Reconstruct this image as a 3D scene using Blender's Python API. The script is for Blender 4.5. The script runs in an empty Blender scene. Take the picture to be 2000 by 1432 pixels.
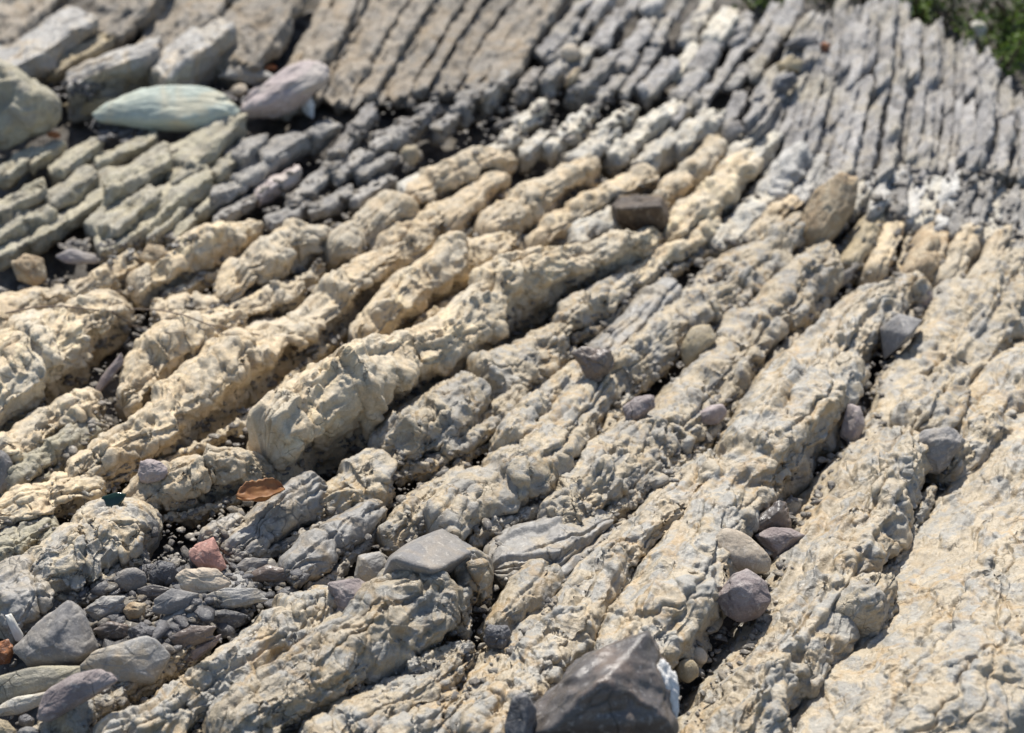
import bpy, bmesh, math, random
import numpy as np
from mathutils import Vector, Matrix
from mathutils.bvhtree import BVHTree

SC = bpy.context.scene
COL = SC.collection
# ------------------------------------------------------------------ camera, sky, sun, exposure
CAM = np.array([0.0, 0.0, 1.6]); PITCH = math.radians(32.0); VF = math.radians(22.0)
TH = math.tan(VF / 2) * 2000 / 1432
cam = bpy.data.cameras.new('camera'); co = bpy.data.objects.new('camera', cam); COL.objects.link(co)
co.location = CAM; co.rotation_euler = (math.pi / 2 - PITCH, 0, 0)
cam.sensor_width = 36; cam.lens = 18 / TH; cam.clip_start = 0.05; cam.clip_end = 400
cam.dof.use_dof = True; cam.dof.focus_distance = 2.52; cam.dof.aperture_fstop = 3.0
SC.camera = co
SUN_EL, SUN_AZ = math.radians(57), math.radians(-6)     # azimuth to the right of the view direction
w = bpy.data.worlds.new('World'); SC.world = w; w.use_nodes = True
nt = w.node_tree; sky = nt.nodes.new('ShaderNodeTexSky'); sky.sky_type = 'NISHITA'; sky.sun_disc = False
sky.sun_elevation = SUN_EL; sky.sun_rotation = SUN_AZ
bg = nt.nodes['Background']; nt.links.new(sky.outputs[0], bg.inputs[0]); bg.inputs[1].default_value = 0.115
sl = bpy.data.lights.new('sun', 'SUN'); sl.energy = 4.8; sl.angle = math.radians(0.5); sl.color = (1, 0.955, 0.88)
so = bpy.data.objects.new('sun', sl); COL.objects.link(so)
sd = Vector((math.sin(SUN_AZ) * math.cos(SUN_EL), math.cos(SUN_AZ) * math.cos(SUN_EL), math.sin(SUN_EL)))
so.rotation_euler = sd.to_track_quat('Z', 'Y').to_euler(); so.location = (1, 4, 5)
vs = SC.view_settings; vs.view_transform = 'Standard'; vs.look = 'None'; vs.exposure = 0.48; vs.gamma = 1
SC.cycles.use_denoising = True

# ------------------------------------------------------------------ numeric helpers
FW = np.array([0, math.cos(PITCH), -math.sin(PITCH)]); UP = np.array([0, math.sin(PITCH), math.cos(PITCH)]); RT = np.array([1.0, 0, 0])
def rays(x, y):
    x = np.asarray(x, float); y = np.asarray(y, float)
    return FW + RT * ((x - 1000) / 1000 * TH)[..., None] - UP * ((y - 716) / 1000 * TH)[..., None]
def hgt(x, y):
    t = np.clip(y - 2.45, 0, 2.0)
    return 0.20 * t * t / (t + 0.5) - 0.05 * np.clip(2.3 - y, 0, 1) + 0.02 * np.sin(x * 2.1 + y)
def proj(x, y, lift=0.0):
    r = rays(x, y); z = np.zeros(r.shape[:-1])
    for _ in range(14):
        t = (z + lift - CAM[2]) / r[..., 2]
        p = CAM + r * t[..., None]; z = hgt(p[..., 0], p[..., 1])
    return p
def pxsize(p): return ((p - CAM) @ FW) * TH / 1000
def hash3(i, j, k, s):
    h = (i.astype(np.uint32) * np.uint32(374761393)) ^ (j.astype(np.uint32) * np.uint32(668265263)) ^ (k.astype(np.uint32) * np.uint32(2147483647 - 58)) ^ np.uint32((s * 974711 + 12345) & 0xffffffff)
    h = (h ^ (h >> np.uint32(13))) * np.uint32(1274126177)
    h = (h ^ (h >> np.uint32(16))) * np.uint32(2246822519)
    h = h ^ (h >> np.uint32(13))
    return (h & np.uint32(0xffffff)).astype(np.float32) / np.float32(16777216.0)
def vnoise(p, s=0):
    f = np.floor(p); q = (p - f).astype(np.float32); i = f.astype(np.int64)
    q = q * q * q * (q * (q * 6 - 15) + 10); o = 0
    for a in (0, 1):
        for b in (0, 1):
            for c in (0, 1):
                wt = (q[:, 0] if a else 1 - q[:, 0]) * (q[:, 1] if b else 1 - q[:, 1]) * (q[:, 2] if c else 1 - q[:, 2])
                o = o + wt * hash3(i[:, 0] + a, i[:, 1] + b, i[:, 2] + c, s)
    return o * 2 - 1
def fbm(p, oct=4, s=0, gain=0.5):
    a, o = 1.0, 0
    for k in range(oct):
        o = o + a * vnoise(p, s + k); p = p * 2.03 + 7.3; a *= gain
    return o
def worley(p, s=0, facet=1.0):
    """nearest-cell facets: returns plane offset per cell (blocky faces) and crack measure F2-F1"""
    f = np.floor(p).astype(np.int64); n = len(p)
    d1 = np.full(n, 9.0, np.float32); d2 = np.full(n, 9.0, np.float32); val = np.zeros(n, np.float32); hm = np.full(n, 9.0, np.float32)
    for a in (-1, 0, 1):
        for b in (-1, 0, 1):
            for c in (-1, 0, 1):
                i, j, k = f[:, 0] + a, f[:, 1] + b, f[:, 2] + c
                h0 = hash3(i, j, k, s); h1 = hash3(i, j, k, s + 1); h2 = hash3(i, j, k, s + 2)
                v0 = p[:, 0] - i - h0; v1 = p[:, 1] - j - h1; v2 = p[:, 2] - k - h2
                d = v0 * v0 + v1 * v1 + v2 * v2
                m = d < d1
                pl = (h0 * 7.13 % 1 - .5) + min(facet, 1.0) * ((h1 * 9.7 % 1 - .5) * v0 + (h2 * 5.3 % 1 - .5) * v1 + (h0 * 3.7 % 1 - .5) * v2) * 2
                hm = np.minimum(hm, .7 * pl + .75 * d); d2 = np.where(m, d1, np.minimum(d2, d)); val = np.where(m, pl, val); d1 = np.where(m, d, d1)
    r1 = np.sqrt(d1)
    if facet == 2: return val, np.sqrt(d2) - r1, hm
    return val, np.sqrt(d2) - r1
def sst(x, a, b):
    t = np.clip((x - a) / (b - a), 0, 1); return t * t * (3 - 2 * t)
def gridnormals(P):
    du = np.gradient(P, axis=0); dv = (np.roll(P, -1, 1) - np.roll(P, 1, 1)) / 2
    n = np.cross(dv, du); return n / (np.linalg.norm(n, axis=2, keepdims=True) + 1e-12)

# ------------------------------------------------------------------ materials
MATS = {}
def node(t, kind, **kw):
    n = t.nodes.new(kind)
    for k, v in kw.items():
        if k.startswith('i_'): n.inputs[k[2:].replace('_', ' ')].default_value = v
        else: setattr(n, k, v)
    return n
def ramp(t, fac, stops):
    r = t.nodes.new('ShaderNodeValToRGB'); e = r.color_ramp.elements
    while len(e) < len(stops): e.new(0.5)
    for q, (p, c) in zip(e, stops):
        q.position = p; q.color = (c, c, c, 1) if not hasattr(c, '__len__') else (*c, 1)
    t.links.new(fac, r.inputs[0]); return r.outputs[0]
def mix(t, f, a, b, mode='MIX'):
    m = t.nodes.new('ShaderNodeMix'); m.data_type = 'RGBA'; m.blend_type = mode
    for v, k in ((f, 0), (a, 6), (b, 7)):
        if hasattr(v, 'node'): t.links.new(v, m.inputs[k])
        elif k == 0: m.inputs[k].default_value = v
        else: m.inputs[k].default_value = (*v, 1)
    return m.outputs[2]
def rockmat(name, base, alt, vein, alt_amt=0.5, alt_scale=30, vein_amt=0.5, vein_scale=22, speck=(0.75, 0.70, 0.6), speck_amt=0.2,
            tint=None, tint_amt=0.0, rough=0.75, spec=0.35, bump=0.6, streak=None, sharp=0.04, mottle=0.35, seed=0.0, fiss=.85):
    m = bpy.data.materials.new(name); m.use_nodes = True; t = m.node_tree; L = t.links
    b = t.nodes['Principled BSDF']; g = node(t, 'ShaderNodeNewGeometry')
    mp = node(t, 'ShaderNodeMapping'); mp.inputs['Location'].default_value = (seed, seed * 1.7, seed * .6)
    L.new(g.outputs['Position'], mp.inputs[0]); P = mp.outputs[0]
    def nz(scale, det=4, rg=0.6, dist=0.0, src=None):
        n = node(t, 'ShaderNodeTexNoise', i_Scale=scale, i_Detail=det, i_Roughness=rg, i_Distortion=dist); L.new(src or P, n.inputs['Vector']); return n.outputs['Fac']
    a = ramp(t, nz(alt_scale, 5, 0.62, 0.6), [(0.5 + (0.5 - alt_amt) * .45 - sharp, 0.0), (0.5 + (0.5 - alt_amt) * .45 + sharp, 1.0)])
    c = mix(t, a, base, alt)
    # nodular mottling: cells a little lighter or darker
    wv = node(t, 'ShaderNodeTexNoise', i_Scale=alt_scale * 1.2, i_Detail=3); L.new(P, wv.inputs['Vector'])
    mm = node(t, 'ShaderNodeMixRGB'); mm.blend_type = 'ADD'; mm.inputs[0].default_value = 0.035; L.new(P, mm.inputs[1]); L.new(wv.outputs['Color'], mm.inputs[2])
    vo = node(t, 'ShaderNodeTexVoronoi', i_Scale=vein_scale * 2.3); L.new(mm.outputs[0], vo.inputs['Vector'])
    bw = node(t, 'ShaderNodeRGBToBW'); L.new(vo.outputs['Color'], bw.inputs[0])
    c = mix(t, mottle, c, ramp(t, bw.outputs[0], [(0.2, 0.28), (0.8, 0.72)]), 'OVERLAY')
    if tint:
        c = mix(t, ramp(t, nz(6.5, 4, 0.6, 0.4), [(0.48, 0.0), (0.64, tint_amt)]), c, tint)
    # ochre veins along distorted cell borders, broken up by noise
    ve = node(t, 'ShaderNodeTexVoronoi', feature='DISTANCE_TO_EDGE', i_Scale=vein_scale); L.new(mm.outputs[0], ve.inputs['Vector'])
    vm = ramp(t, ve.outputs['Distance'], [(0.012, 1.0), (0.11, 0.0)])
    vb = ramp(t, nz(9, 4), [(0.42, 0.0), (0.60, vein_amt)])
    vx = node(t, 'ShaderNodeMath', operation='MULTIPLY'); L.new(vm, vx.inputs[0]); L.new(vb, vx.inputs[1])
    c = mix(t, vx.outputs[0], c, vein)
    c = mix(t, ramp(t, nz(70, 5, .7), [(0.56, 0.0), (0.72, vein_amt * .7)]), c, vein)
    c = mix(t, ramp(t, nz(130, 3, .6, .5), [(0.58, 0.0), (0.66, speck_amt)]), c, speck)
    c = mix(t, ramp(t, nz(85, 4, .7, .8), [(0.60, 0.0), (0.72, .45)]), c, tuple(x * .45 for x in base))
    c = mix(t, 0.32, c, ramp(t, nz(420, 3, .7), [(0.3, 0.25), (0.7, 0.75)]), 'OVERLAY')
    fi = node(t, 'ShaderNodeTexVoronoi', feature='DISTANCE_TO_EDGE', i_Scale=vein_scale * 1.6); L.new(mm.outputs[0], fi.inputs['Vector'])
    fa = ramp(t, fi.outputs['Distance'], [(0.0, 1.0), (0.035, 0.0)]); fb = ramp(t, nz(16, 4, .6), [(0.52, 0.0), (0.60, fiss)])
    fx = node(t, 'ShaderNodeMath', operation='MULTIPLY'); L.new(fa, fx.inputs[0]); L.new(fb, fx.inputs[1])
    c = mix(t, fx.outputs[0], c, tuple(x * .22 for x in base))
    oi = node(t, 'ShaderNodeObjectInfo'); c = mix(t, .55, c, ramp(t, oi.outputs['Random'], [(0.0, .40), (1.0, .58)]), 'OVERLAY')
    L.new(c, b.inputs['Base Color'])
    rr = ramp(t, nz(45, 3), [(0.35, rough - .15), (0.65, min(1, rough + .12))]); L.new(rr, b.inputs['Roughness'])
    b.inputs['Specular IOR Level'].default_value = spec
    n1 = nz(110, 6, 0.68); n2 = nz(520, 3, 0.6)
    ad = node(t, 'ShaderNodeMath', operation='MULTIPLY_ADD'); ad.inputs[1].default_value = 0.3; L.new(n2, ad.inputs[0])
    sb = node(t, 'ShaderNodeMath', operation='MULTIPLY_ADD'); sb.inputs[1].default_value = -.5; L.new(fx.outputs[0], sb.inputs[0]); L.new(n1, sb.inputs[2]); L.new(sb.outputs[0], ad.inputs[2])
    bp = node(t, 'ShaderNodeBump'); bp.inputs['Strength'].default_value = bump; bp.inputs['Distance'].default_value = 0.006
    L.new(ad.outputs[0], bp.inputs['Height']); L.new(bp.outputs[0], b.inputs['Normal'])
    MATS[name] = m; return m
CREAM = (0.535, 0.43, 0.285); GREY = (0.31, 0.305, 0.295); OCH = (0.36, 0.235, 0.10)
rockmat('cream_limestone', CREAM, (0.45, 0.38, 0.275), (0.40, 0.29, 0.16), .45, 26, .5, 20, mottle=.3, tint=(.44, .41, .34), tint_amt=.5)
rockmat('mottled_limestone', (0.41, 0.345, 0.245), (0.315, 0.292, 0.25), OCH, .48, 30, .65, 24, rough=.62, spec=.45, mottle=.25, speck=(.60, .55, .46), speck_amt=.3)
rockmat('foreground_limestone', (0.365, 0.305, 0.215), (0.285, 0.268, 0.232), OCH, .47, 24, .6, 17, rough=.44, spec=.6, fiss=.5, mottle=.25, speck=(.62, .56, .46), speck_amt=.3, seed=3)
rockmat('smooth_grey_limestone', (0.245, 0.232, 0.21), (0.30, 0.262, 0.205), (.33, .235, .12), .35, 16, .5, 14, rough=.55, spec=.5, mottle=.15, bump=.35)
rockmat('green_grey_limestone', (0.36, 0.325, 0.235), (0.30, 0.275, 0.215), (.30, .24, .14), .5, 18, .35, 16, mottle=.25)
rockmat('blue_grey_limestone', (0.285, 0.267, 0.24), (0.215, 0.203, 0.186), (.30, .25, .17), .5, 20, .3, 16, mottle=.3)
rockmat('fan_limestone', (0.315, 0.30, 0.283), (0.24, 0.229, 0.218), (.33, .27, .18), .5, 16, .35, 16, mottle=.35, tint=(.36, .32, .24), tint_amt=.6)
rockmat('pale_limestone', (0.52, 0.475, 0.385), (0.42, 0.40, 0.35), (.42, .32, .2), .5, 22, .35, 20, mottle=.3)
rockmat('white_limestone', (0.47, 0.45, 0.41), (0.37, 0.355, 0.325), (.42, .35, .25), .45, 22, .2, 20, mottle=.3)
rockmat('bedding_limestone', (0.25, 0.213, 0.165), (0.205, 0.183, 0.152), (.27, .20, .12), .5, 12, .6, 10, mottle=.2)
rockmat('brown_limestone', (0.35, 0.265, 0.165), (0.42, 0.34, 0.23), (.25, .16, .08), .45, 22, .5, 20, mottle=.3)
rockmat('brown_block_shade', (0.06, 0.046, 0.036), (0.09, 0.068, 0.05), (.2,.15,.1), .5, 20, .4, 14, rough=.7, mottle=.3)  # brown darkened so the base colour carries the front's shade
rockmat('dark_slate', (0.092, 0.08, 0.071), (0.135, 0.102, 0.079), (.19, .13, .085), .45, 11, .3, 9, speck=(.45, .42, .39), speck_amt=.28, rough=.38, spec=.6, mottle=.2, bump=.3)
rockmat('black_slate', (0.075, 0.073, 0.075), (0.11, 0.105, 0.105), (.13, .10, .08), .5, 22, .3, 18, rough=.45, spec=.6, mottle=.3)
rockmat('grey_stone', (0.19, 0.18, 0.17), (0.225, 0.205, 0.18), (.30, .24, .17), .45, 16, .3, 14, rough=.7, mottle=.15, bump=.35, fiss=.2)
rockmat('purple_stone', (0.215, 0.175, 0.165), (0.26, 0.22, 0.205), (.33, .27, .24), .5, 20, .4, 14, rough=.6, mottle=.25)
rockmat('pink_stone', (0.42, 0.235, 0.185), (0.36, 0.19, 0.15), (.47, .31, .26), .5, 26, .4, 20, mottle=.2, bump=.4, fiss=.2)
rockmat('beige_stone', (0.47, 0.395, 0.30), (0.40, 0.33, 0.25), (.33, .25, .17), .45, 26, .2, 20, rough=.8, mottle=.12, bump=.3, fiss=.2)
rockmat('tan_stone', (0.37, 0.30, 0.19), (0.31, 0.26, 0.18), (.27, .2, .1), .45, 20, .25, 18, rough=.8, mottle=.15, bump=.3, fiss=.2)
rockmat('teal_stone', (0.36, 0.40, 0.345), (0.43, 0.41, 0.31), (.40, .36, .24), .35, 7, .3, 9, rough=.75, mottle=.1, bump=.25, fiss=.2)
rockmat('mauve_stone', (0.34, 0.285, 0.27), (0.37, 0.33, 0.30), (.42, .36, .28), .45, 9, .3, 10, mottle=.15, bump=.3, fiss=.2)
rockmat('rust_stone', (0.33, 0.13, 0.05), (0.24, 0.10, 0.05), (.13, .07, .05), .5, 40, .5, 30, mottle=.3)
rockmat('white_crust', (0.72, 0.70, 0.66), (0.60, 0.57, 0.52), (.35, .3, .25), .35, 60, .3, 40, mottle=.25)
rockmat('gravel', (0.125, 0.115, 0.105), (0.20, 0.182, 0.155), (.30, .24, .16), .5, 30, .5, 40, mottle=.6, speck_amt=.5)
rockmat('dark_mud', (0.06, 0.053, 0.047), (0.09, 0.08, 0.068), (.11, .085, .05), .5, 14, .5, 20, mottle=.5, speck_amt=0)
rockmat('soil', (0.04, 0.027, 0.018), (0.065, 0.045, 0.028), (.09, .06, .035), .5, 14, .5, 12, mottle=.5, speck_amt=0)
def plain(name, c1, c2, scale=60, rough=.6, trans=0.0):
    m = bpy.data.materials.new(name); m.use_nodes = True; t = m.node_tree; b = t.nodes['Principled BSDF']
    g = node(t, 'ShaderNodeNewGeometry'); n = node(t, 'ShaderNodeTexNoise', i_Scale=scale, i_Detail=4)
    t.links.new(g.outputs['Position'], n.inputs['Vector'])
    f = ramp(t, n.outputs['Fac'], [(0.35, c1), (0.65, c2)]); t.links.new(f, b.inputs['Base Color']); b.inputs['Roughness'].default_value = rough
    if trans:
        tr = node(t, 'ShaderNodeBsdfTranslucent'); t.links.new(f, tr.inputs['Color'])
        ms = node(t, 'ShaderNodeMixShader'); ms.inputs[0].default_value = trans
        t.links.new(b.outputs[0], ms.inputs[1]); t.links.new(tr.outputs[0], ms.inputs[2]); t.links.new(ms.outputs[0], t.nodes['Material Output'].inputs[0])
    MATS[name] = m
plain('leaf_green', (0.085, 0.15, 0.018), (0.15, 0.22, 0.035), 30, .5, .35)
plain('leaf_dark', (0.035, 0.05, 0.015), (0.06, 0.075, 0.022), 30, .5, .3)
plain('bark', (0.10, 0.075, 0.055), (0.17, 0.13, 0.10), 80, .8)
plain('dry_leaf', (0.36, 0.175, 0.06), (0.24, 0.10, 0.035), 90, .6, .25)
plain('orange_leaf', (0.55, 0.22, 0.08), (0.42, 0.15, 0.05), 90, .6, .25)
plain('green_glass', (0.007, 0.022, 0.014), (0.012, 0.03, 0.02), 30, .15)
plain('shell', (0.66, 0.64, 0.58), (0.55, 0.52, 0.45), 90, .45)

# ------------------------------------------------------------------ object helpers
def link_mesh(name, V, F, mat, org=None, parent=None, smooth=True):
    """V (n,3) world points, F (m,3|4) int array"""
    V = np.asarray(V, np.float32)
    if org is None:
        org = np.array([V[:, 0].mean(), V[:, 1].mean(), V[:, 2].min()], np.float32)
    me = bpy.data.meshes.new(name); F = np.asarray(F, np.int32); k = F.shape[1]
    me.vertices.add(len(V)); me.vertices.foreach_set('co', (V - org).ravel())
    me.loops.add(F.size); me.loops.foreach_set('vertex_index', F.ravel())
    me.polygons.add(len(F)); me.polygons.foreach_set('loop_start', np.arange(0, F.size, k, dtype=np.int32))
    me.update(calc_edges=True)
    if smooth: me.polygons.foreach_set('use_smooth', np.ones(len(F), bool))
    me.materials.append(MATS[mat]); me.validate()
    o = bpy.data.objects.new(name, me); COL.objects.link(o)
    if parent:
        o.parent = parent; o.location = Vector(org) - parent.location
    else: o.location = org
    return o
def tag(o, label=None, cat=None, group=None, kind=None):
    for k, v in (('label', label), ('category', cat), ('group', group), ('kind', kind)):
        if v: o[k] = v
    return o

PROF = {
 'std': [(-.30, -.5), (-.12, .12), (.04, .55), (.28, .85), (.52, 1.0), (.74, .96), (.93, .74), (1.02, .40), (.96, .05), (.86, -.35), (.75, -.8), (.2, -.9)],
 'slab': [(-.25, -.5), (-.10, .25), (.05, .68), (.35, .84), (.65, .97), (.86, 1.0), (.97, .88), (1.02, .45), (.97, .05), (.88, -.35), (.75, -.8), (.2, -.9)],
 'cliff': [(-.22, -.5), (-.10, .2), (.02, .62), (.2, .86), (.42, 1.0), (.64, 1.0), (.82, .90), (.92, .68), (.86, .34), (.76, 0.0), (.70, -.35), (.62, -.8), (.2, -.9)],
 'plate': [(-.22, -.5), (-.10, .28), (-.04, .60), (.3, .76), (.66, .94), (.90, 1.04), (.99, .98), (1.0, .5), (.93, .05), (.84, -.35), (.72, -.8), (.2, -.9)],
 'ramp': [(-.20, -.6), (-.08, -.15), (.08, .22), (.36, .60), (.62, .95), (.80, 1.0), (.95, .84), (1.03, .45), (.98, .05), (.86, -.35), (.75, -.8), (.2, -.9)],
}
def closed_curve(pts, n, sx, sz, ang=0.0):
    p = np.array(pts, float); m = len(p); out = []
    for i in range(m):
        p0, p1, p2, p3 = p[i - 1], p[i], p[(i + 1) % m], p[(i + 2) % m]
        for t in np.linspace(0, 1, 12, endpoint=False):
            sm_ = np.array(.5 * ((2 * p1) + (p2 - p0) * t + (2 * p0 - 5 * p1 + 4 * p2 - p3) * t * t + (3 * p1 - p0 - 3 * p2 + p3) * t ** 3))
            out.append(sm_ * (1 - ang) + ang * (p1 + (p2 - p1) * t))
    o = np.array(out); q = np.vstack([o, o[:1]])
    d = np.hypot(np.diff(q[:, 0]) * sx, np.diff(q[:, 1]) * sz)
    # fewer rows where the ring is under the ground
    d = d * np.where(o[:, 1] < -.15, .35, 1.0)
    c = np.r_[0, np.cumsum(d)]; s = np.linspace(0, c[-1], n, endpoint=False)
    return np.interp(s, c, q[:, 0]), np.interp(s, c, q[:, 1])
BV, BF, BN = [], [], [0]
NV = [0]; RS = [100]
def rib(name, pts, label, mat, cat='rock ledge', group=None, H=.55, prof='std', sm=.5, blk=1.0, rough=1.0, lift=0.0, e0=.35, e1=.35, flank=0, crack=1.0, wv=1.0, ang=0.0, skew=0.0):
    RS[0] += 11; sd_ = RS[0]; rg = np.random.RandomState(sd_)
    a = np.array(pts, float); cl = np.r_[0, np.cumsum(np.hypot(*np.diff(a[:, :2], axis=0).T))]
    Lp = cl[-1]; wm = a[:, 2].mean(); ym = a[:, 1].mean()
    step = 2.0 if ym > 900 else (2.6 if ym > 500 else 3.4)
    n = max(10, int(Lp / step)); u = np.linspace(0, Lp, n)
    c = np.stack([np.interp(u, cl, a[:, k]) for k in range(3)], 1)
    kw = max(1, int(.25 * wm / step)) ; ker = np.hanning(2 * kw + 3)[1:-1]; ker /= ker.sum()
    if len(ker) < n:
        pad = len(ker) // 2
        for k in range(3):
            e = np.r_[2 * c[0, k] - c[1:pad + 1, k][::-1], c[:, k], 2 * c[-1, k] - c[-pad - 1:-1, k][::-1]]
            c[:, k] = np.convolve(e, ker, 'valid')
    d = np.gradient(c[:, :2], axis=0); d /= np.linalg.norm(d, axis=1, keepdims=True)
    nr = np.stack([-d[:, 1], d[:, 0]], 1)
    up = np.stack([u / wm, np.zeros(n) + sd_ * 1.37, np.zeros(n)], 1)
    wob = wv * .10 * fbm(up * 1.3, 3, sd_); wob2 = wv * .13 * fbm(up * 1.1 + 50, 3, sd_)
    c[:, 2] *= 1 + wob2
    c[:, :2] += nr * (wob * c[:, 2])[:, None] * .6
    A = c[:, :2] - nr * c[:, 2:3] / 2; B = c[:, :2] + nr * c[:, 2:3] / 2
    px = pxsize(proj(c[:, 0], c[:, 1])); Hm = H * c[:, 2] * px
    PA = proj(A[:, 0], A[:, 1], .6 * Hm + lift); PB = proj(B[:, 0], B[:, 1], lift)
    base = hgt((PA[:, 0] + PB[:, 0]) / 2, (PA[:, 1] + PB[:, 1]) / 2) + lift
    Lxy = PB[:, :2] - PA[:, :2]; wl = np.linalg.norm(Lxy, axis=1)
    pm = px.mean(); nv = int(np.clip((wl.mean() * .8 + Hm.mean() * 1.4) * 1.5 / (step * pm) + 8, 14, 400))
    S, Z = closed_curve(PROF[prof], nv, wl.mean(), Hm.mean(), ang)
    S2 = np.repeat(S[None], n, 0); Z2 = np.repeat(Z[None], n, 0)
    # blocks separated by cross joints
    js = []; x = rg.uniform(.3, 1.2) * wm * blk
    while x < Lp: js.append(x); x += rg.uniform(.7, 2.0) * wm * blk
    js = np.array(js); idx = np.searchsorted(js, u); K = len(js) + 1
    dh = rg.uniform(-.24, .18, K); ds = rg.uniform(-.11, .11, K); ti = rg.uniform(-.24, .24, K)
    edges = np.r_[0, js, Lp]; mid = (edges[:-1] + edges[1:]) / 2
    hh = dh[idx] + ti[idx] * (u - mid[idx]) / wm; oo = ds[idx]
    k2 = max(1, int(.05 * wm / step)); kk = np.ones(2 * k2 + 1) / (2 * k2 + 1)
    hh = np.convolve(np.pad(hh, k2, 'edge'), kk, 'valid'); oo = np.convolve(np.pad(oo, k2, 'edge'), kk, 'valid')
    gr = np.zeros(n)
    for j in js: gr = np.maximum(gr, rg.uniform(.3, 1) * np.exp(-((u - j) / (.045 * wm + 1.2)) ** 2))
    # slanted joints: shift groove with s
    sc = 1 - .15 * gr * blk ** -.2
    def endf(dist, r): 
        t = np.clip(dist / max(1e-6, r * wm), 0, 1); return np.clip(1 - (1 - t) ** 3.2, 0, 1) ** (1 / 2.6)
    sc = sc * np.maximum(endf(u, e0), .02) * np.maximum(endf(Lp - u, e1), .02)
    S2 = .45 + (S2 - .45) * sc[:, None] + oo[:, None]; Z2 = .1 + (Z2 - .1) * sc[:, None] * (1 + np.where(Z2 > 0, hh[:, None], 0))
    X = PA[:, 0:1] + S2 * Lxy[:, 0:1]; Y = PA[:, 1:2] + S2 * Lxy[:, 1:2]; ZZ = base[:, None] + Z2 * Hm[:, None]
    if skew:
        T = np.gradient((PA + PB) / 2, axis=0); T /= np.linalg.norm(T, axis=1, keepdims=True)
        sh = skew * (S2 - .5) * wl[:, None]; X = X + T[:, 0:1] * sh; Y = Y + T[:, 1:2] * sh
    P = np.stack([X, Y, ZZ], 2)
    ulen = np.r_[0, np.cumsum(np.linalg.norm(np.diff((PA + PB) / 2, axis=0), axis=1))]
    wr = min(wl.mean(), 1.6 * Hm.mean() + .4 * wl.mean()); wr = min(max(wr, .012), .085)
    q = np.stack([np.repeat(ulen[:, None], nv, 1), S2 * wl.mean(), Z2 * Hm.mean()], 2).reshape(-1, 3)
    off = np.array([sd_ * .731, sd_ * .377, sd_ * .193])
    mask = (sm + (1 - sm) * sst(np.repeat(S[None], n, 0), .25, .6)).reshape(-1)
    env = np.repeat(np.minimum(1, sc)[:, None], nv, 1).reshape(-1)
    def disp(P, dd): return P + gridnormals(P) * (dd * env).reshape(n, nv, 1)
    qq = q + .12 * wr * np.stack([fbm(q / wr * 2.2 + off + k * 19, 3, 5) for k in range(3)], 1)
    v1, c1, f1 = worley(qq / np.array([.75, .5, .5]) / wr + off, 11, 2)
    d1 = .07 * wr * v1 * sst(c1, .0, .14) + .26 * wr * f1 - crack * .06 * wr * (1 - sst(c1, .0, .08)) + .06 * wr * fbm(q / wr * 1.6 + off, 3, 31)
    uu = np.repeat(ulen[:, None], nv, 1); SS = np.repeat(S[None], n, 0); gv = np.zeros((n, nv))
    for _ in range(3 if wm > 60 else (2 if wm > 45 else 1)):      # bedding cracks running along the bed
        s0 = rg.uniform(.28, .9); nz_ = np.stack([ulen / wr * .9, np.zeros(n) + rg.uniform(0, 99), np.zeros(n)], 1)
        ln = s0 + .10 * fbm(nz_, 4, 71); mk = sst(vnoise(nz_ * .7 + 9, 72), -.25, .1)
        gv = np.maximum(gv, np.exp(-((SS - ln[:, None]) * wl.mean() / (.0016 + .008 * wr)) ** 2) * mk[:, None])
    um = ulen[-1] / max(Lp, 1e-6)
    for j in js:                                                  # slanting cross joints
        nz_ = np.stack([S / .25, np.zeros(nv) + j, np.zeros(nv)], 1)
        ln = j * um + wl.mean() * (rg.uniform(-.6, .6) * (S - .5) + .12 * fbm(nz_, 4, 73))
        gv = np.maximum(gv, .9 * rg.uniform(.3, 1) * np.exp(-((uu - ln[None]) / (.0016 + .008 * wr)) ** 2))
    ns = int(np.clip(wm / (62 if ym > 700 else 48), 1, 5)); ns = 2 if prof == 'plate' and 44 < wm < 96 else ns; saw = 0.0
    if ns > 1 and (prof != 'plate' or wm > 44):               # thin sub-beds stepping down across the rib
        ph = np.stack([ulen / wr * .45, np.zeros(n) + sd_, np.zeros(n)], 1)
        stp = (SS * ns + rg.uniform(0, 1) + .40 * fbm(ph, 3, 81)[:, None]) % 1.0
        am = sst(vnoise(ph * .8 + 31, 82), -.5, .5)[:, None]
        saw = ((.9 * stp - .9 * sst(stp, .84, 1.0) - .4) * (.35 + .65 * am) * .20 * min(wl.mean() / ns, .07) * (.7 if wm > 250 else 1.6)).reshape(-1) * sst(SS, .05, .2).reshape(-1)
    P = disp(P, saw + rough * d1 * mask - crack * .10 * wr * gv.reshape(-1))
    cs = max(.22 * wr, .010)
    v2, c2, f2 = worley(qq / np.array([1.15, .9, .9]) / cs + off, 23, 2)
    chip = sst(np.repeat(S[None], n, 0).reshape(-1) + .25 * fbm(q / wr * 1.5 + off, 2, 55), .42, .62)
    d2 = cs * v2 * sst(c2, .0, .16) * (.05 + .06 * chip) + cs * f2 * (.20 + .16 * chip) - crack * .15 * cs * (1 - sst(c2, .0, .10)) * sst(fbm(q / wr * 3 + off, 2, 77), -.25, .35) + (.04 + .03 * chip) * cs * fbm(q / cs * 1.1 + off, 3, 41)
    P = disp(P, rough * d2 * (.18 + .82 * mask))
    f3 = fbm(q / .009 + off, 3, 61)
    d3 = .0013 * f3 + .0012 * (np.abs(vnoise(q / .016 + off, 91)) - .5)
    P = disp(P, (.6 * rough + .4) * d3)
    ii = (np.arange(n - 1)[:, None] * nv + np.arange(nv)[None]); jj = (np.arange(n - 1)[:, None] * nv + (np.arange(nv)[None] + 1) % nv)
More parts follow.
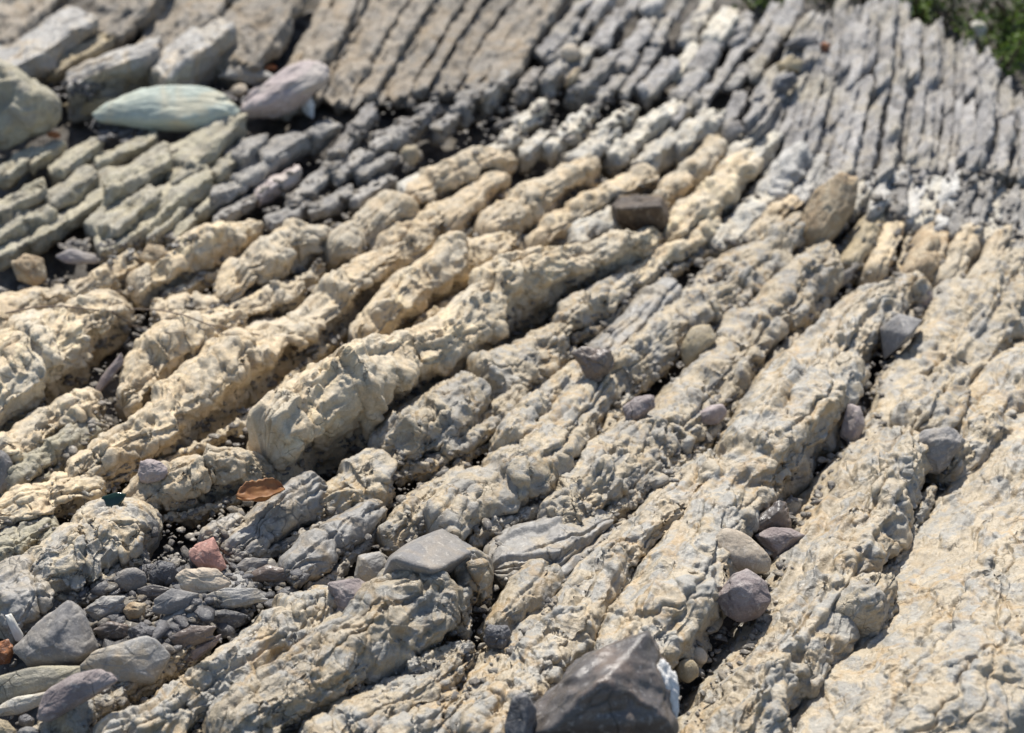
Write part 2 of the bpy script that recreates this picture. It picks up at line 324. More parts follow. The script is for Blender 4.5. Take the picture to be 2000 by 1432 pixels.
    F = np.stack([ii, jj, jj + nv, ii + nv], 2).reshape(-1, 4)
    V = P.reshape(-1, 3)
    k0 = n * nv
    o = link_mesh(name, V, F, mat)
    st_u, st_v = max(1, n // 40), max(1, nv // 24)
    Pc = P[::st_u, ::st_v]; a_, b_ = Pc.shape[:2]
    i2 = (np.arange(a_ - 1)[:, None] * b_ + np.arange(b_)[None]); j2 = (np.arange(a_ - 1)[:, None] * b_ + (np.arange(b_)[None] + 1) % b_)
    BV.append(Pc.reshape(-1, 3)); BF.append(np.stack([i2, i2 + b_, j2 + b_, j2], 2).reshape(-1, 4) + BN[0]); BN[0] += a_ * b_
    NV[0] += k0
    if flank:                                                      # the broken lower edge of the bed, a part of it
        wd = c[:, 2] * flank; k_ = max(1, n // 14); m0, m1 = int(n * .06), int(n * .94)
        pp = np.concatenate([c[:, :2] + nr * (c[:, 2:3] * .5), wd[:, None]], 1)[m0:m1:k_]
        if len(pp) > 2:
            f = rib('broken_flank', pp, None, mat, None, H=.75, prof='std', blk=.9, rough=min(1.2, rough * 1.5), sm=.8, lift=lift - .006, e0=.5, e1=.5, crack=1.2)
            if 'kind' in f: del f['kind']
            f.parent = o; f.location = f.location - o.location
            return_kind = None
    if label: o['kind'] = 'thing'
    return tag(o, label, cat, group)

ICO = {}
def ico(l):
    if l not in ICO:
        bm = bmesh.new(); bmesh.ops.create_icosphere(bm, subdivisions=l, radius=1); bm.verts.ensure_lookup_table()
        ICO[l] = (np.array([v.co[:] for v in bm.verts]), np.array([[v.index for v in f.verts] for f in bm.faces], np.int32)); bm.free()
    return ICO[l]
def hull_planes(pts):
    bm = bmesh.new()
    for p in pts: bm.verts.new(p)
    r = bmesh.ops.convex_hull(bm, input=bm.verts); bm.normal_update()
    fs = [f for f in bm.faces]; pl = []
    for f in fs:
        nn = np.array(f.normal); dd = nn @ np.array(f.verts[0].co)
        if dd < 0: nn, dd = -nn, -dd
        if f.calc_area() < 1e-9: continue
        if not any(nn @ m > .995 and abs(dd - e) < .02 for m, e in pl): pl.append((nn, max(dd, 1e-4)))
    bm.free(); return pl
TREE = [None]
def hit(x, y):
    d = Vector(rays(x, y)); d.normalize(); h = TREE[0].ray_cast(Vector(CAM), d)
    return np.array(h[0]) if h[0] is not None else proj(x, y)
def stone(name, outline, label, mat, cat='stone', group=None, inner=None, depth=.8, p=18, rough=1.0, seed=0, lvl=6, sink=.25, D=None, parent=None, at=None, push=0.0, chips=1.0):
    """a convex stone from its outline; it rests on what lies under the lower third of that outline"""
    o_ = np.array(outline, float); c = o_.mean(0); ext = o_.max(0) - o_.min(0)
    rg = np.random.RandomState(seed + int(c[0] * 7 + c[1]))
    sp = (c[0], c[1] + .30 * ext[1]) if at is None else at
    hp = hit(*sp); dz = (hp - CAM) @ FW + push if D is None else D
    size = min(ext) * dz * TH / 1000
    dz = dz - size * depth * (.5 - sink)
    def pt(x, y, toward=0.0): return CAM + rays(x, y) * (dz - toward * size)
    P = [pt(x, y, .16 * depth) for x, y in o_] + [pt(c[0] + (x - c[0]) * .98, c[1] + (y - c[1]) * .98, -.2 * depth) for x, y in o_]
    if inner is None:
        inner = [(c[0] + (x - c[0]) * k, c[1] + (y - c[1]) * k, depth * rg.uniform(.3, .5)) for (x, y), k in zip(o_, rg.uniform(.35, .7, len(o_)))]
    P += [pt(*i) for i in inner]
    for (x, y) in o_: P.append(pt(c[0] + (x - c[0]) * .75, c[1] + (y - c[1]) * .75, -depth * .55))
    P = np.array(P); cen = P.mean(0); s = size
    oc = (o_ - c) * [1, -1]; ev, evec = np.linalg.eigh(oc.T @ oc)
    AX = np.stack([RT * evec[0, 1] + UP * evec[1, 1], RT * evec[0, 0] + UP * evec[1, 0], -FW])
    l1, l2 = [np.ptp(oc @ evec[:, k]) for k in (1, 0)]; s = l2 * dz * TH / 1000; SC3 = np.array([l1 / l2, 1.0, 1.0]) * s
    pl = hull_planes(((P - cen) @ AX.T) / SC3 * 1.04)
    N = np.array([q[0] for q in pl]); dd = np.array([q[1] for q in pl])
    V, F = ico(lvl)
    m = np.maximum(V @ N.T / dd, 0)
    r = (m ** p).sum(1) ** (-1.0 / p)
    Q = V * r[:, None]
    off = rg.uniform(0, 99, 3)
    v1, c1 = worley((Q + .1 * np.stack([fbm(Q * 2 + off + k * 9, 2, 3) for k in range(3)], 1)) * 3.2 + off, 7)
    ds = .045 * v1 * sst(c1, 0, .15) + .03 * fbm(Q * 2.2 + off, 4, 9) + .010 * fbm(Q * 11 + off, 3, 15)
    _, cc, ff = worley(Q * 2.1 + off + 3, 17, 2); chipd = .05 * ff * chips
    Q = Q * (1 + rough * (ds + chipd) / np.maximum(r, .3))[:, None]
    ob = link_mesh(name, (Q * SC3) @ AX + cen, F if np.linalg.det(AX) > 0 else F[:, ::-1], mat, parent=parent)
    NV[0] += len(V)
    if parent: 
        if label: ob['label'] = label
        return ob
    return tag(ob, label, cat, group)
def blob(cx, cy, w_, h_, rot=0, k=9, seed=1):
    rg = np.random.RandomState(seed); out = []
    for i in range(k):
        t = 2 * math.pi * (i + rg.uniform(-.25, .25)) / k; r = rg.uniform(.86, 1.06)
        x, y = math.cos(t) * w_ / 2 * r, math.sin(t) * h_ / 2 * r; a = math.radians(rot)
        out.append((cx + x * math.cos(a) + y * math.sin(a), cy - x * math.sin(a) + y * math.cos(a)))
    return out
def tube(pts, r0, r1, sides=7):
    p = np.array(pts, float); n = len(p); V, F = [], []
    for i in range(n):
        t = p[min(i + 1, n - 1)] - p[max(i - 1, 0)]; t /= np.linalg.norm(t) + 1e-9
        a = np.cross(t, [0.3, 0.2, 1]); a /= np.linalg.norm(a) + 1e-9; b = np.cross(t, a); r = r0 + (r1 - r0) * i / (n - 1)
        for k in range(sides):
            th = 2 * math.pi * k / sides; V.append(p[i] + (a * math.cos(th) + b * math.sin(th)) * r)
    for i in range(n - 1):
        for k in range(sides):
            F.append((i * sides + k, i * sides + (k + 1) % sides, (i + 1) * sides + (k + 1) % sides, (i + 1) * sides + k))
    return np.array(V), np.array(F)
# ------------------------------------------------------------------ the ground
def sheet(name, xs, ys, fz, mat, kind='structure'):
    X, Y = np.meshgrid(xs, ys); Z = fz(X, Y); nx, ny = len(xs), len(ys)
    i = (np.arange(ny - 1)[:, None] * nx + np.arange(nx - 1)[None]).ravel()
    F = np.stack([i, i + 1, i + nx + 1, i + nx], 1)
    o = link_mesh(name, np.stack([X, Y, Z], 2).reshape(-1, 3), F, mat, org=np.zeros(3, np.float32)); o['kind'] = kind; return o
def gz(X, Y):
    p = np.stack([X, Y, np.zeros_like(X)], 2).reshape(-1, 3)
    z = .012 * fbm(p * 9, 4, 3) + .006 * fbm(p * 45, 3, 8)
    return hgt(X, Y) - .055 + z.reshape(X.shape)
sheet('bedrock_floor', np.linspace(-1.7, 1.7, 420), np.linspace(1.25, 5.0, 460), gz, 'dark_mud')
def wide(X, Y): return hgt(X, Y) - .13 - .25 * np.clip(np.abs(X) - 1.6, 0, 1) * 0 + .05 * np.sin(X * 1.3) * np.sin(Y * .9) * np.clip((Y - 5.2), 0, 1)
g_ = np.r_[-80, -40, -20, -10, -6, np.linspace(-4, 4, 60), 6, 10, 20, 40, 80]
sheet('soil_ground', g_, np.r_[-40, -15, -5, np.linspace(-1, 9, 60), 12, 18, 30, 60, 120], wide, 'soil')

# ------------------------------------------------------------------ the tilted beds: cream and mottled limestone
CR, MO, FG, SG = 'cream_limestone', 'mottled_limestone', 'foreground_limestone', 'smooth_grey_limestone'
LR = 'limestone_ridge'
RIBS = [
 # foreground right
 ([(1690,1560,420),(1800,1400,390),(1885,1240,350),(1960,1080,330),(2040,930,300),(2130,780,280)], 'broad cracked cream limestone slab filling the lower right corner', FG, dict(H=.34, prof='ramp', sm=.75, blk=2.0, rough=.75)),
 ([(1385,1480,190),(1470,1360,200),(1580,1210,200),(1655,1070,190),(1715,950,170),(1775,850,150)], 'long rough ridge with smooth left flank, just left of the broad corner slab', FG, dict(flank=.18, H=.46, prof='ramp', sm=.35, blk=1.3, rough=1.0)),
 ([(1660,1220,80),(1690,1175,90),(1700,1140,70)], 'round grey and cream nodule block wedged beside the broad corner slab', MO, dict(H=.7, blk=3, lift=.03)),
 ([(1150,1430,130),(1215,1300,165),(1290,1175,180),(1350,1060,165),(1430,960,150),(1520,850,165),(1595,740,165),(1670,645,140),(1735,565,120)], 'thick ridge with a rounded cream end beside the purple stone pit', FG, dict(H=.50, sm=.5, blk=1.5, flank=0)),
 ([(900,1440,150),(1005,1310,160),(1120,1190,150),(1220,1075,130),(1310,985,110),(1390,890,90)], 'long ridge with smooth streaked grey left face above the big dark rock', FG, dict(H=.45, prof='ramp', sm=.25, blk=1.5)),
 ([(1780,860,120),(1850,750,140),(1915,650,150),(1975,560,130),(2040,460,130)], 'rough grey and tan ridge at the right edge above the corner slab', MO, dict(H=.45, blk=.9)),
 ([(1840,930,90),(1890,860,110),(1950,780,120),(2030,680,120)], 'pebbly grey ledge at the right edge above the corner slab', MO, dict(H=.45, blk=.8)),
 ([(1720,880,60),(1760,790,90),(1805,700,100),(1850,620,90),(1890,550,70)], 'knobbly ridge running up from the right of the dark diamond stone', MO, dict(H=.45, blk=.9)),
 # middle right
 ([(1230,960,80),(1300,860,100),(1385,760,110),(1470,660,110),(1550,570,100),(1615,515,80)], 'rough ridge with a dark crack right of the rounded beige stone', MO, dict(H=.5, blk=1.0)),
 ([(1060,1020,100),(1140,970,120),(1225,905,120),(1300,840,120),(1360,790,70)], 'lichen pale ridge with a rounded top end above the smooth grey mound', MO, dict(H=.5, blk=1.2)),
 ([(840,1040,110),(920,985,130),(1010,935,125),(1085,880,110),(1150,800,90),(1200,735,85),(1262,676,80),(1332,600,75),(1405,536,70),(1480,490,60)], 'long narrow brownish ridge curving up past the black square hole', MO, dict(H=.55, sm=.6, blk=1.6, rough=.8)),
 ([(960,1110,110),(1050,1068,135),(1140,1040,120),(1190,1010,90)], 'smooth blue grey mound with a cream patch in the lower middle', SG, dict(H=.40, sm=.7, blk=5, rough=.45)),
 ([(1330,640,80),(1400,590,80),(1470,530,90),(1540,470,80),(1580,430,60)], 'rough tan ridge above the rounded beige stone', MO, dict(H=.5, blk=.8)),
 ([(1500,620,70),(1560,545,80),(1610,480,70)], 'short pale ridge under the brown upright block', MO, dict(H=.5, blk=.8)),
 # the prominent rib and its neighbours
 ([(530,900,150),(600,850,170),(690,785,170),(770,735,140),(850,690,140),(930,630,140),(1000,580,130),(1070,555,110),(1150,520,90),(1230,490,80),(1290,460,60)], 'longest cream ridge with a dark shadowed broken face at its lower end', CR, dict(flank=0, H=.80, sm=.55, blk=1.3, e0=.16)),
 ([(735,905,70),(800,860,110),(870,815,110),(940,765,110)], 'mottled block ridge right below the dark face of the longest ridge', MO, dict(H=.55, blk=.9)),
 ([(940,765,100),(1000,720,120),(1060,680,100),(1110,640,70)], 'knobbly ridge with a rounded bulge left of the purple grey stone', MO, dict(H=.6, blk=.8)),
 ([(860,890,60),(920,850,60),(985,805,55),(1030,770,45)], 'thin pipe shaped ridge with a grey broken end in the middle', MO, dict(H=.6, blk=1.8)),
 ([(985,870,60),(1025,820,62),(1055,780,50)], 'ribbed caterpillar shaped little ridge left of the black square hole', MO, dict(H=.7, blk=.45, lift=.02)),
 ([(1060,800,50),(1100,760,60),(1135,715,55)], 'small blocky ridge between caterpillar ridge and purple grey stone', MO, dict(H=.6, blk=.8)),
 ([(1090,640,60),(1140,610,70),(1190,575,70),(1250,535,60)], 'knobbly ridge tucked under the upper end of the longest ridge', MO, dict(H=.55, blk=.8)),
 ([(1170,700,70),(1215,655,75),(1265,605,70),(1320,555,60)], 'smooth grey bar ending at the purple grey stone', SG, dict(H=.5, blk=2, rough=.6)),
 ([(1210,560,50),(1280,520,60),(1350,480,60),(1400,440,60)], 'pale knobbly ridge right of the upper end of the longest ridge', CR, dict(H=.55, blk=.8)),
 ([(130,940,70),(205,905,85),(290,850,105),(390,790,140),(470,735,140),(550,675,110),(640,610,100),(700,560,95),(770,515,80),(850,480,70)], 'second longest cream ridge, directly above the longest one', CR, dict(flank=.15, H=.62, blk=1.3)),
 ([(700,680,60),(755,620,100),(830,560,110),(900,520,100),(965,490,80),(1010,460,50)], 'stubby cream ridge with a rounded lower end above the longest ridge', CR, dict(H=.6, blk=1.1, e0=.5)),
 ([(235,790,60),(290,745,110),(350,700,115),(420,660,80),(480,625,60)], 'cream ridge with hollow broken lower end beside the dark leaning plate', CR, dict(H=.65, blk=1.1, e0=.2)),
 ([(-40,800,170),(50,730,180),(140,670,170),(215,630,130),(260,610,80)], 'massive cream block under the dead twig at the left edge', CR, dict(flank=0, H=.55, blk=1.0)),
 ([(-40,690,110),(20,640,110),(70,600,80),(140,580,60)], 'low cream bulge at the left edge under the black pit', CR, dict(H=.5, blk=1.0)),
 ([(0,905,80),(70,855,95),(150,808,90),(205,785,50)], 'cream ledge with shadowed underside below the massive left block', CR, dict(H=.6, blk=1.2)),
 ([(10,950,50),(70,905,60),(130,865,60),(190,825,40)], 'thin shaded plate under the cream ledge at the left', 'green_grey_limestone', dict(H=.6, blk=2)),
 ([(300,625,60),(360,605,70),(430,610,70),(510,598,85),(570,580,80),(590,555,50)], 'low cream ridge crossed by the dead twig', CR, dict(H=.5, blk=1.0)),
 ([(430,590,60),(480,550,90),(540,510,110),(600,490,110),(640,475,60)], 'cream ridge with a dark shadowed right end in the left middle', CR, dict(H=.65, blk=1.1)),
 ([(265,580,60),(330,535,90),(400,490,100),(465,460,90),(510,440,50)], 'cream ridge left of the dark ended ridge', CR, dict(H=.6, blk=1.1)),
 ([(130,575,60),(190,555,70),(250,530,70),(310,505,50)], 'low cream ridge right of the rusty block by the black pit', CR, dict(H=.55, blk=1.0)),
 ([(645,505,70),(690,470,100),(745,435,100),(800,400,80)], 'blocky cream ridge with a deep notch at its lower end', CR, dict(H=.6, blk=1.0)),
 ([(790,395,70),(840,370,95),(900,345,90),(965,325,70),(1010,312,50)], 'uppermost rough cream ridge bordering the grey shale', CR, dict(H=.55, blk=.8)),
 ([(730,500,60),(790,465,75),(850,435,75),(900,405,60)], 'cream ridge behind the stubby rounded ridge', CR, dict(H=.55, blk=.8)),
 ([(870,455,60),(905,415,75),(950,375,75),(990,345,55)], 'smooth sided cream bar in the upper middle', CR, dict(H=.6, blk=2.5, rough=.6)),
 ([(950,470,70),(1000,430,95),(1060,390,95),(1120,355,80),(1170,325,70)], 'fat cream ridge with a smooth rounded lower end in the upper middle', CR, dict(H=.6, blk=1.5, e0=.5)),
 ([(1030,490,60),(1085,450,80),(1150,410,80),(1220,370,80),(1290,335,60)], 'knobbly cream ridge left of the dark hollow block', CR, dict(H=.55, blk=.7)),
 ([(1110,475,55),(1150,450,65),(1210,420,60)], 'pale smooth ridge running under the dark hollow block', 'pale_limestone', dict(H=.5, blk=2)),
 ([(1300,470,70),(1340,440,95),(1390,400,90),(1440,350,80),(1480,310,60)], 'rounded cream ridge right of the dark hollow block', CR, dict(H=.6, blk=1.0, e0=.5)),
 ([(1285,400,50),(1325,365,65),(1370,325,70),(1410,280,60)], 'cream ridge above the dark hollow block', CR, dict(H=.6, blk=1.0)),
 ([(1395,485,50),(1440,440,65),(1490,395,65),(1530,350,55)], 'pale ridge left of the brown upright block', 'pale_limestone', dict(H=.55, blk=.8)),
 ([(1460,480,50),(1510,430,60),(1555,385,55)], 'short crumbly ridge against the brown upright block', CR, dict(H=.55, blk=.7)),
 ([(1490,390,60),(1530,340,75),(1565,300,65)], 'chalky white ridge end in the upper right', 'white_limestone', dict(H=.6, blk=1)),
 ([(1545,395,45),(1590,350,50),(1605,310,40)], 'chalky white strip left above the brown upright block', 'white_limestone', dict(H=.6, blk=1)),
 ([(1680,400,50),(1700,365,55),(1715,335,40)], 'chalky white stub right of the brown upright block', 'white_limestone', dict(H=.6, blk=2)),
 ([(1735,390,45),(1750,355,50),(1755,330,40)], 'whitish stub under the grey plates, right of the chalky stub', 'white_limestone', dict(H=.6, blk=2)),
 # steep tan row in the right
 ([(1665,530,50),(1695,460,55),(1725,405,45)], 'steep tan slab just right of the brown upright block', 'tan_stone', dict(H=.6, blk=1.2)),
 ([(1715,545,55),(1745,470,55),(1770,400,45)], 'steep tan slab left of the rusty stained one', CR, dict(H=.6, blk=1.2)),
 ([(1780,550,65),(1810,480,65),(1835,420,50)], 'steep rusty stained slab above the small purple stone', 'brown_limestone', dict(H=.6, blk=1.0)),
 ([(1850,560,60),(1875,500,60),(1895,445,45)], 'steep cream slab right of the rusty stained one', CR, dict(H=.6, blk=1.0)),
 ([(1915,570,70),(1940,510,65),(1955,460,45)], 'steep cream slab nearest the right edge', CR, dict(H=.6, blk=1.0)),
 ([(1690,640,80),(1740,590,90),(1790,545,80)], 'crumbly tan ledge below the steep tan slabs', MO, dict(H=.45, blk=.7)),
 # lower left
 ([(-30,1020,90),(60,985,105),(130,962,105),(195,940,60)], 'cream ledge at the left edge, left of the dark green shard', CR, dict(flank=0, H=.5, blk=1.2)),
 ([(-20,1085,70),(50,1055,75),(120,1032,60)], 'shaded grey green ledge low at the left edge', 'green_grey_limestone', dict(H=.5, blk=1.2)),
 ([(225,1000,75),(300,968,115),(390,938,125),(470,925,100),(540,930,60)], 'cream ridge between the green shard and the curled brown leaf', CR, dict(flank=.15, H=.62, blk=1.2, e0=.5)),
 ([(60,1150,110),(140,1090,135),(215,1045,135),(280,1025,110),(310,1035,60)], 'rounded cream and grey ridge below the dark green shard', MO, dict(H=.6, blk=1.3)),
 ([(-30,1190,150),(40,1140,150),(90,1110,110)], 'grey mottled hump at the lower left edge', SG, dict(H=.45, blk=1.2, rough=.8)),
 ([(395,1060,50),(430,1040,60),(480,1015,50)], 'small grey block ridge behind the pink stone', SG, dict(H=.6, blk=.9)),
 ([(440,1085,50),(500,1040,80),(560,1000,95),(610,970,90),(640,955,50)], 'smooth grey lumpy ridge below the curled brown leaf', SG, dict(H=.6, blk=1.2, rough=.7)),
 ([(610,1000,60),(660,965,100),(720,930,95),(760,905,60)], 'mottled ridge right of the curled brown leaf', MO, dict(H=.55, blk=.9)),
 ([(560,1130,60),(620,1090,85),(690,1030,80),(745,985,60)], 'smooth grey bar with a pale tip above the dark purple block', SG, dict(H=.6, blk=2.2, rough=.6)),
 ([(750,1060,60),(800,1015,70),(850,965,70),(910,915,70)], 'pair of small ochre stained blocks left of the narrow brownish ridge', MO, dict(H=.55, blk=.7)),
 ([(280,1265,50),(350,1220,75),(420,1180,75),(500,1150,70)], 'smooth grey bar partly under the black wedge stone', SG, dict(H=.5, blk=3, rough=.4)),
 ([(230,1350,45),(310,1300,45),(370,1265,40),(410,1245,30)], 'thin rough ridge beside the rust stained flat slab', MO, dict(H=.7, blk=.9)),
 ([(40,1460,60),(130,1405,75),(200,1375,70),(250,1355,40)], 'pale crusted ridge along the bottom left', FG, dict(H=.6, blk=.9)),
 ([(200,1480,100),(310,1420,110),(395,1365,120),(480,1300,140),(575,1235,150),(650,1190,120),(690,1175,60)], 'wide rough ridge right of the black wedge stone', FG, dict(H=.55, blk=1.1)),
 ([(440,1470,140),(560,1370,150),(670,1300,140),(770,1235,160),(850,1170,170),(910,1145,110)], 'high rounded ridge below the dark faced grey block', FG, dict(H=.6, blk=1.3, e1=.5)),
 ([(600,1460,110),(700,1410,110),(800,1360,90),(880,1300,70),(930,1265,50)], 'stepped ridge of small blocks left of the big dark rock', FG, dict(H=.45, blk=.7)),
 ([(740,1470,100),(830,1410,100),(900,1350,60)], 'short speckled ledge at the bottom left of the big dark rock', FG, dict(H=.5, blk=1)),
 ([(880,1130,70),(925,1110,95),(965,1115,60)], 'rounded tan block with a shadowed right side in the lower middle', FG, dict(H=.75, blk=3, lift=.02)),
 ([(955,1240,55),(1005,1180,85),(1060,1125,85),(1085,1100,50)], 'grey finger ridge with round cream spots', FG, dict(H=.65, blk=2.5, rough=.6)),
]
for pts, lab, mat, kw in RIBS:
    kf = 1.06 if mat == CR else 1.12; kw['rough'] = kw.get('rough', 1.0) * {CR: .95, MO: 1.0, FG: .85}.get(mat, .8); kw.setdefault('ang', .35)
    if mat == CR: kw['blk'] = kw.get('blk', 1.0) * .75
    if np.mean([p[2] for p in pts]) < 250: kw.setdefault('flank', .27)
    if mat == CR: kw.setdefault('prof', 'cliff'); kw['sm'] = kw.get('sm', .5) * .8
    pts = [(x, y, w_ * kf) for x, y, w_ in pts]
    rib(LR, pts, lab, mat, 'rock ledge', **kw)

ordn = ['first', 'second', 'third', 'fourth', 'fifth', 'sixth', 'seventh', 'eighth', 'ninth', 'tenth', 'eleventh', 'twelfth', 'thirteenth', 'fourteenth']
def count(i, n): return (ordn[i] + ' from the left') if i < n / 2 else (ordn[n - 1 - i] + ' from the right')
# ------------------------------------------------------------------ grey green slabs on the left, row by row
GG, BG = 'green_grey_limestone', 'blue_grey_limestone'
rs = np.random.RandomState(77)
def slabs(rows, name='rock_slab', group=None, mat=GG, **kw):
    for (x0, y0, x1, y1, wd, lab, *m) in rows:
        ln = math.hypot(x1 - x0, y1 - y0)
        k = dict(H=.5, prof='plate', blk=3, rough=.7, sm=.8, e0=.10, e1=.10, crack=.7, wv=.4, ang=.75, skew=rs.uniform(-.5, .35)); k.update(kw)
        rib(name, [(x0, y0, wd), ((x0 + x1) / 2, (y0 + y1) / 2, wd * 1.06), (x1, y1, wd * .9)], lab, m[0] if m else mat, 'rock slab', group, **k)
slabs([
 (0,350,80,295,46,'grey green slab at the left edge just below the orange leaves'),
 (55,325,122,277,38,'small grey green slab directly below the right orange leaf'),
 (105,340,195,283,50,'grey green slab below the dark gravel pocket by the blue green stone'),
 (185,328,310,266,44,'long light slab beneath the left half of the blue green stone'),
 (325,302,398,260,40,'short slab beneath the right half of the blue green stone'),
 (350,333,460,240,78,'large slab with a brown end under the right tip of the blue green stone'),
 (-10,425,92,368,66,'wide grey green slab at the left edge in the middle of the slab field'),
 (92,402,192,350,62,'pointed grey green slab left of the widest smooth slab'),
 (200,392,335,312,84,'widest smooth grey green slab of the slab field'),
 (328,362,405,328,48,'small slab above the right end of the widest smooth slab'),
 (412,347,462,308,48,'small square slab below the brown slab end'),
 (452,322,515,273,54,'rough grey slab right of the brown slab end', BG),
 (508,322,602,273,60,'thick grey slab right below the white quartz lump', BG),
 (598,277,655,238,52,'grey slab between the white quartz lump and the dark slabs', BG),
 (-10,470,102,408,64,'low wide slab at the left edge near the black pit'),
 (128,432,218,383,44,'slab with a dark pocket under it left of centre in the slab field'),
 (195,465,288,372,84,'broad slab directly below the widest smooth slab'),
 (272,442,410,343,74,'long slab right of the widest smooth slab'),
 (412,388,498,348,48,'slab just left of the pinkish slab', BG),
 (452,358,555,298,58,'grey slab above the pinkish slab', BG),
 (498,387,588,333,42,'pinkish slab in the grey slab field','mauve_stone'),
 (565,408,668,313,40,'long narrow grey slab right of the pinkish slab', BG),
 (60,470,155,418,48,'small slab above the flat purple stone'),
 (190,492,292,443,62,'slab bordering the flat purple stone on the right'),
 (285,460,358,408,52,'slab next to the lowest end of the slab field'),
 (328,474,392,413,38,'thin shaded slab near the cream ridges'),
 (378,418,432,383,38,'little slab between dark gravel and the thin shaded slab'),
 (-10,505,62,468,44,'low slab just above the rusty block by the black pit'),
 (415,436,500,385,34,'thin slab lowest on the right of the slab field', BG),
 (648,308,732,213,46,'dark shaded slab right of the white quartz lump','grey_stone'),
 (648,353,718,303,44,'grey slab below the dark shaded slab', BG),
 (683,402,772,348,38,'narrow grey slab next to the uppermost cream ridge', BG),
 (722,302,806,243,44,'grey slab left of the small round tan stone', BG),
 (698,352,772,306,40,'grey slab directly left below the small round tan stone', BG),
 (778,380,848,333,44,'tan slab below the small round tan stone','pale_limestone'),
 (600,420,690,372,40,'grey slab at the edge of the cream ridges, left of the narrow one', BG),
 (520,440,610,400,42,'low grey slab at the edge of the blocky cream ridge', BG),
])
# ------------------------------------------------------------------ shale and rough beds in the upper middle
slabs([
 (938,198,1008,138,50,'grey slab standing in the shale left of the dark fin', BG),
 (1008,192,1047,143,38,'dark fin shaped slab in the shale', 'grey_stone'),
 (892,232,932,173,44,'grey slab under the foot of the smooth tilted sheets', BG),
 (850,262,905,215,40,'low grey slab in the shale below the sheet foot', BG),
 (800,255,850,205,42,'grey slab left of the low shale slab', BG),
 (760,290,810,250,40,'grey slab above the small round tan stone', BG),
 (1060,175,1110,120,44,'grey slab just left of the orange elongated stone', BG),
 (1130,190,1190,120,46,'grey slab just right of the orange elongated stone', BG),
 (1080,125,1110,85,36,'small grey slab under the pinkish white pebble', BG),
 (1010,250,1070,205,40,'pale crumbly slab under the dark fin', 'pale_limestone'),
 (1075,300,1135,235,48,'pale crumbly slab in the middle of the pale band', 'pale_limestone'),
 (950,305,1015,262,44,'pale crumbly slab at the left end of the pale band', 'pale_limestone'),
 (1020,305,1070,262,40,'pale slab second in the pale band from its left end', 'pale_limestone'),
 (1130,325,1200,262,50,'pale blocky slab right of the middle of the pale band', 'pale_limestone'),
 (1135,255,1160,208,34,'pale pointed slab beside the black gravel', 'pale_limestone'),
 (1195,318,1265,250,52,'pale double block slab in the pale band', 'pale_limestone'),
 (1180,260,1235,215,40,'pale slab next to the black gravel on its right', 'pale_limestone'),
 (1255,335,1330,262,54,'row of pale rounded blocks left of the blue grey stone', 'pale_limestone'),
 (1260,262,1330,205,46,'pale slab under the rough grey beds', 'pale_limestone'),
 (1325,302,1405,232,62,'pale round topped slab touching the blue grey stone', 'pale_limestone'),
 (1400,330,1470,262,48,'pale slab right below the blue grey stone', 'pale_limestone'),
 (1450,330,1520,270,48,'grey white slab left of the chalky ridge end', 'pale_limestone'),
], blk=.9, rough=1.1, H=.65)
rg = np.random.RandomState(5)
where = ['under the soil edge', 'just below the top row', 'in the middle of the rough beds', 'low in the rough beds', 'at the foot of the rough beds']
cols = ['nearest the smooth tilted sheets', 'second from the smooth tilted sheets', 'third from the smooth tilted sheets', 'midway to the fan', 'fourth back from the fan', 'third back from the fan', 'second back from the fan', 'nearest the fan', 'beside the first plates of the fan', 'touching the first plates of the fan']
for r in range(5):
    for c in range(10):
        x = 1075 + c * 52 + r * 24 + rg.uniform(-8, 8) - (r % 2) * 10; y = 18 + r * 48 + rg.uniform(-13, 13)
        if x > 1550 - r * 12 or (r >= 3 and c < 1) or (r == 4 and c < 3): continue
        if r == 0 and x > 1390: y += 26
        ln = rg.uniform(48, 100); an = math.radians(rg.uniform(44, 54) + c * 1.6)
        dx, dy = math.cos(an) * ln / 2, -math.sin(an) * ln / 2; wd = rg.uniform(24, 46)
        slabs([(x - dx, y - dy, x + dx, y + dy, wd, f'rough grey slab {where[r]}, {cols[c]}', 'fan_limestone' if rg.rand() < .75 else 'pale_limestone')], group='rough grey slabs left of the fan', blk=1.0, rough=1.1)

# ------------------------------------------------------------------ the fan of thin upright plates, upper right
def interp(tab, t):
    tab = np.array(tab, float); return [float(np.interp(t, tab[:, 0], tab[:, k])) for k in (1, 2)]
LO = [(0, 1452, 262), (.25, 1585, 318), (.5, 1720, 330), (.75, 1870, 330), (1, 2040, 352)]
HI = [(0, 1560, 45), (.2, 1620, 22), (.4, 1715, 10), (.6, 1800, 32), (.8, 1905, 110), (1, 2040, 240)]
n_ = 28
for i in range(n_):
    t = (i + .5) / n_; a = interp(LO, t); b = interp(HI, t + rg.uniform(-.012, .012)); cuts = [0, rg.uniform(.36, .62), 1]
    wd = 25 + rg.uniform(-8, 9)
    for j in range(2):
        f0, f1 = cuts[j] + (.01 if j else rg.uniform(-.16, .05)), cuts[j + 1] - (.01 if not j else rg.uniform(-.03, .10))
        p = [(a[0] + (b[0] - a[0]) * f + 10 * math.sin(f * 3.1), a[1] + (b[1] - a[1]) * f, wd * (1.05 - .2 * f) * rg.uniform(.9, 1.1)) for f in np.linspace(f0, f1, 4)]
        rib('rock_plate', p, f'thin grey upright plate, {count(i, n_)} in the {"lower" if not j else "upper"} half of the fan', 'fan_limestone', 'rock plate', 'thin grey plates of the upper right fan',
            H=1.3, wv=.4, prof='plate', ang=.7, blk=4, rough=.75, sm=.8, e0=.15, e1=.25, lift=rg.uniform(-.012, .022), crack=.9)
LO2 = [(0, 1640, 398), (.3, 1760, 432), (.6, 1880, 462), (1, 2040, 520)]
